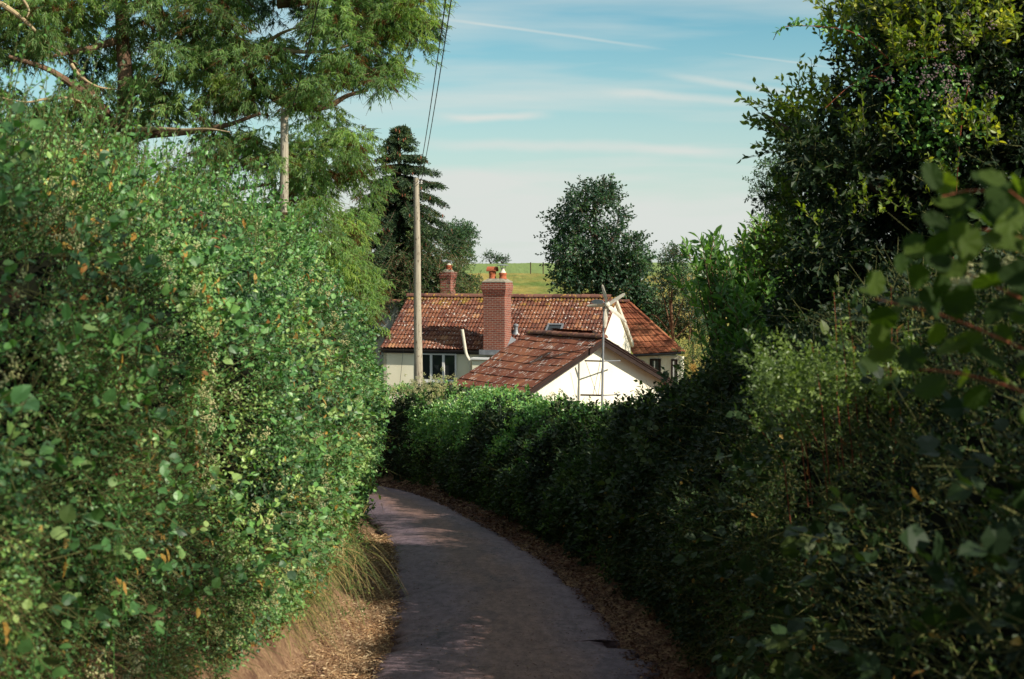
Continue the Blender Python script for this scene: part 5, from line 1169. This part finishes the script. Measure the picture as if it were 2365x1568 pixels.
hp = [(2230, 560, 2.9, .115), (2330, 445, 2.9, .125), (2175, 470, 3.1, .08), (2120, 640, 3.2, .085), (2080, 610, 3.5, .07), (2020, 650, 3.4, .08), (2220, 690, 3.1, .10), (2290, 650, 3.0, .11), (2340, 720, 2.9, .12), (2150, 700, 3.2, .11), (2060, 720, 3.4, .08), (2030, 780, 3.3, .085), (2090, 780, 3.3, .095), (2010, 840, 3.4, .07), (2200, 800, 3.1, .10), (2290, 830, 3.0, .12), (2330, 560, 2.8, .12), (2360, 640, 2.8, .12), (1960, 830, 3.6, .06), (2110, 560, 3.3, .07)]
hp += [(float(r9.uniform(2390, 3000)), float(r9.uniform(150, 1100)), float(r9.uniform(2.7, 3.5)), float(r9.uniform(.06, .11))) for _ in range(170)]
P = np.array([at(a, b, c) for a, b, c, _ in hp]); sz = np.array([q[3] for q in hp]) * .74; A_ = r9.normal(0, .5, P.shape) + [-.7, 0, .1]
leaves(M, P - nrm(A_) * sz[:, None] * .5, A_, r9.normal(0, .35, P.shape) + [.15, -.8, .55], sz, sz * .9, r9.uniform(.2, 1, len(P)), TH)
M.build('foliage', m_hazel, haz); TWG.build('twigs', m_redstem, haz)
# ivy in flower and mixed sprays behind the hazel
M = Mesh(); C = at(r9.normal(2225, 30, 26), r9.normal(655, 18, 26), 5.0 + r9.uniform(-.2, .2, 26)); umbels(M, C, .028, 30, .006, r9, (.3, 1))
C = at(r9.uniform(2260, 2340, 8), r9.uniform(600, 640, 8), 5.0); umbels(M, C, .028, 30, .006, r9, (.3, 1)); iv = M.build('ivy_flowers', m_flower, rh)
# red stemmed upright shoots
sh = thing('red_stemmed_shrub', 'red-stemmed shrub sending up thin leafy spikes from the near right hedge', 'shrub', tuple(at(1960, 1000, 7.2)))
TWG = Mesh(); M = Mesh()
for (x0, y0, x1, y1) in ((1925, 672, 1932, 860), (1958, 694, 1975, 860), (2057, 655, 2055, 830), (2030, 712, 2050, 850), (2095, 722, 2098, 840), (1940, 738, 1955, 860), (2008, 735, 1998, 850), (1873, 790, 1900, 900), (2125, 770, 2120, 860), (1765, 905, 1850, 960), (1730, 960, 1810, 1010), (1800, 900, 1860, 960), (1840, 940, 1900, 990), (2070, 760, 2075, 860), (1890, 810, 1925, 900)):
    a = at(x1, y1 + 60, 7.2 + r9.uniform(-.3, .3)); b = at(x0, y0, 7.2 + r9.uniform(-.15, .15)); p = smooth_path([a, (a + b) / 2 + [.006, 0, 0], b], 8)
    TWG.tube(p, np.linspace(.0024, .0010, len(p)), 6); TWG.tube([a, a + [.05, .05, -.35]], .003, 5)
    L_ = np.linalg.norm(b - a); n_ = int(L_ / .011); t = r9.uniform(.1, 1, n_); P = a + (b - a) * t[:, None]; ang = np.arange(n_) * 2.4
    A_ = np.stack([np.cos(ang), np.sin(ang), .55 + 0 * ang], 1)
    leaves(M, P, A_, np.array([0, 0, 1.]) + r9.normal(0, .3, P.shape) - A_ * .3, r9.uniform(.014, .026, n_) * (1.1 - t * .3), .009, r9.uniform(.4, 1, n_), T4)
TWG.build('stems', m_redstem, sh); P = at(r9.uniform(1750, 2140, 620), r9.normal(900, 45, 620), 7.3 + r9.uniform(-.4, .5, 620))
shoots(M, P, r9.normal(0, .5, P.shape) + [-.3, -.2, .7], .13, 10, .032, .5, T4, .8, .6, .1, (.3, 1), r9); M.build('foliage', m_privet, sh)
# ferns in the shade
for i, (px, py, d, ln, sg, lb) in enumerate(((1850, 1372, 12.6, .62, -1, 'green fern frond low in the shaded right hedge, the lower one'), (1840, 1330, 13.4, .5, -1, 'fern frond just above the lowest one in the right hedge'))):
    b_ = at(px, py, d); fn = thing('fern', lb, 'fern', tuple(b_), 0, 'ferns in the shaded hedge'); M = Mesh()
    t = np.linspace(0, 1, 26); spn = b_ + np.stack([-ln * t, -.12 * t, .06 * np.sin(t * 2.6) - .02 * t], 1); M.tube(spn, np.linspace(.004, .001, 26), 5)
    for s2 in (-1, 1):
        w_ = .13 * np.sin(np.pi * np.clip(t * .9 + .1, 0, 1)) ** .8; A_ = np.stack([-.35 + 0 * t, -.5 * s2 + 0 * t, .75 * s2 + 0 * t], 1)
        leaves(M, spn, A_, np.tile([0, -1.0, .6], (26, 1)), w_ + .01, w_ * .24 + .004, r9.uniform(.5, .9, 26), T8)
    M.build('frond', m_hazel, fn)

# ---------------------------------------------------------------- ash tree beside the camera, right of the lane: its shade dapples the near left hedge
ash = thing('ash_tree', 'ash tree on the right bank just outside the view, shading the near hedges', 'tree', (5.0, 2.4, float(terr(5.0, 2.4))))
AC = np.array([4.5, 2.9, 4.1]); M = Mesh()
b_ = np.array(ash.location)
for q in (([0, 0, 0], [.1, 0, 2.5], [-.3, .3, 5.0], [-.4, .4, 7.6]), ([.1, 0, 2.2], [.9, -.4, 3.6], [1.4, -.6, 4.9]), ([0, 0, 2.4], [-.9, .6, 3.6], [-1.3, 1.0, 4.6])):
    p = smooth_path([b_ + np.array(k) for k in q], 6); M.tube(p, np.linspace(.13, .02, len(p)), 9)
M.build('trunk', m_darkbark, ash)
ra = np.random.default_rng(99); C = AC + nrm(ra.normal(0, 1, (80, 3))) * ra.uniform(.2, 1, (80, 1)) ** .4 * [1.9, 1.5, 2.3]
P = (C[:, None] + ra.normal(0, 1, (80, 22, 3)) * .20).reshape(-1, 3); P = P[(P[:, 0] > 2.3)]
M = Mesh(); TWG = Mesh(); shoots(M, P, ra.normal(0, .6, P.shape) + nrm(P - AC) * .6, .32, 10, .075, .4, T4, .9, .5, .1, (.1, .9), ra, TWG, .004)
M.build('foliage', m_bush, ash); TWG.build('twigs', m_darkbark, ash)

# ---------------------------------------------------------------- unseen tree added behind the sallow, only to keep the bend in shade
hs_ = thing('bend_shade_tree', 'unseen tree added on the bank behind the tall sallow to shade the bend', 'tree', (7.2, 24.4, float(terr(7.2, 24.4))))
ra = np.random.default_rng(123); b_ = np.array(hs_.location); M = Mesh()
M.tube(smooth_path([b_, b_ + [0, 0, 2.5], b_ + [-.1, .1, 5.0]], 6), np.linspace(.14, .03, 13), 9); M.build('trunk', m_darkbark, hs_)
C = np.array([7.2, 24.4, .6]) + nrm(ra.normal(0, 1, (150, 3))) * ra.uniform(.1, 1, (150, 1)) ** .4 * [1.5, 5.2, 2.5]
P = (C[:, None] + ra.normal(0, 1, (150, 22, 3)) * .24).reshape(-1, 3)
M = Mesh(); TWG = Mesh(); shoots(M, P, ra.normal(0, .6, P.shape) + [0, 0, .2], .32, 9, .08, .5, T4, .9, .5, .1, (.1, .9), ra, TWG, .004)
M.build('foliage', m_dark, hs_); TWG.build('twigs', m_greentwig, hs_)
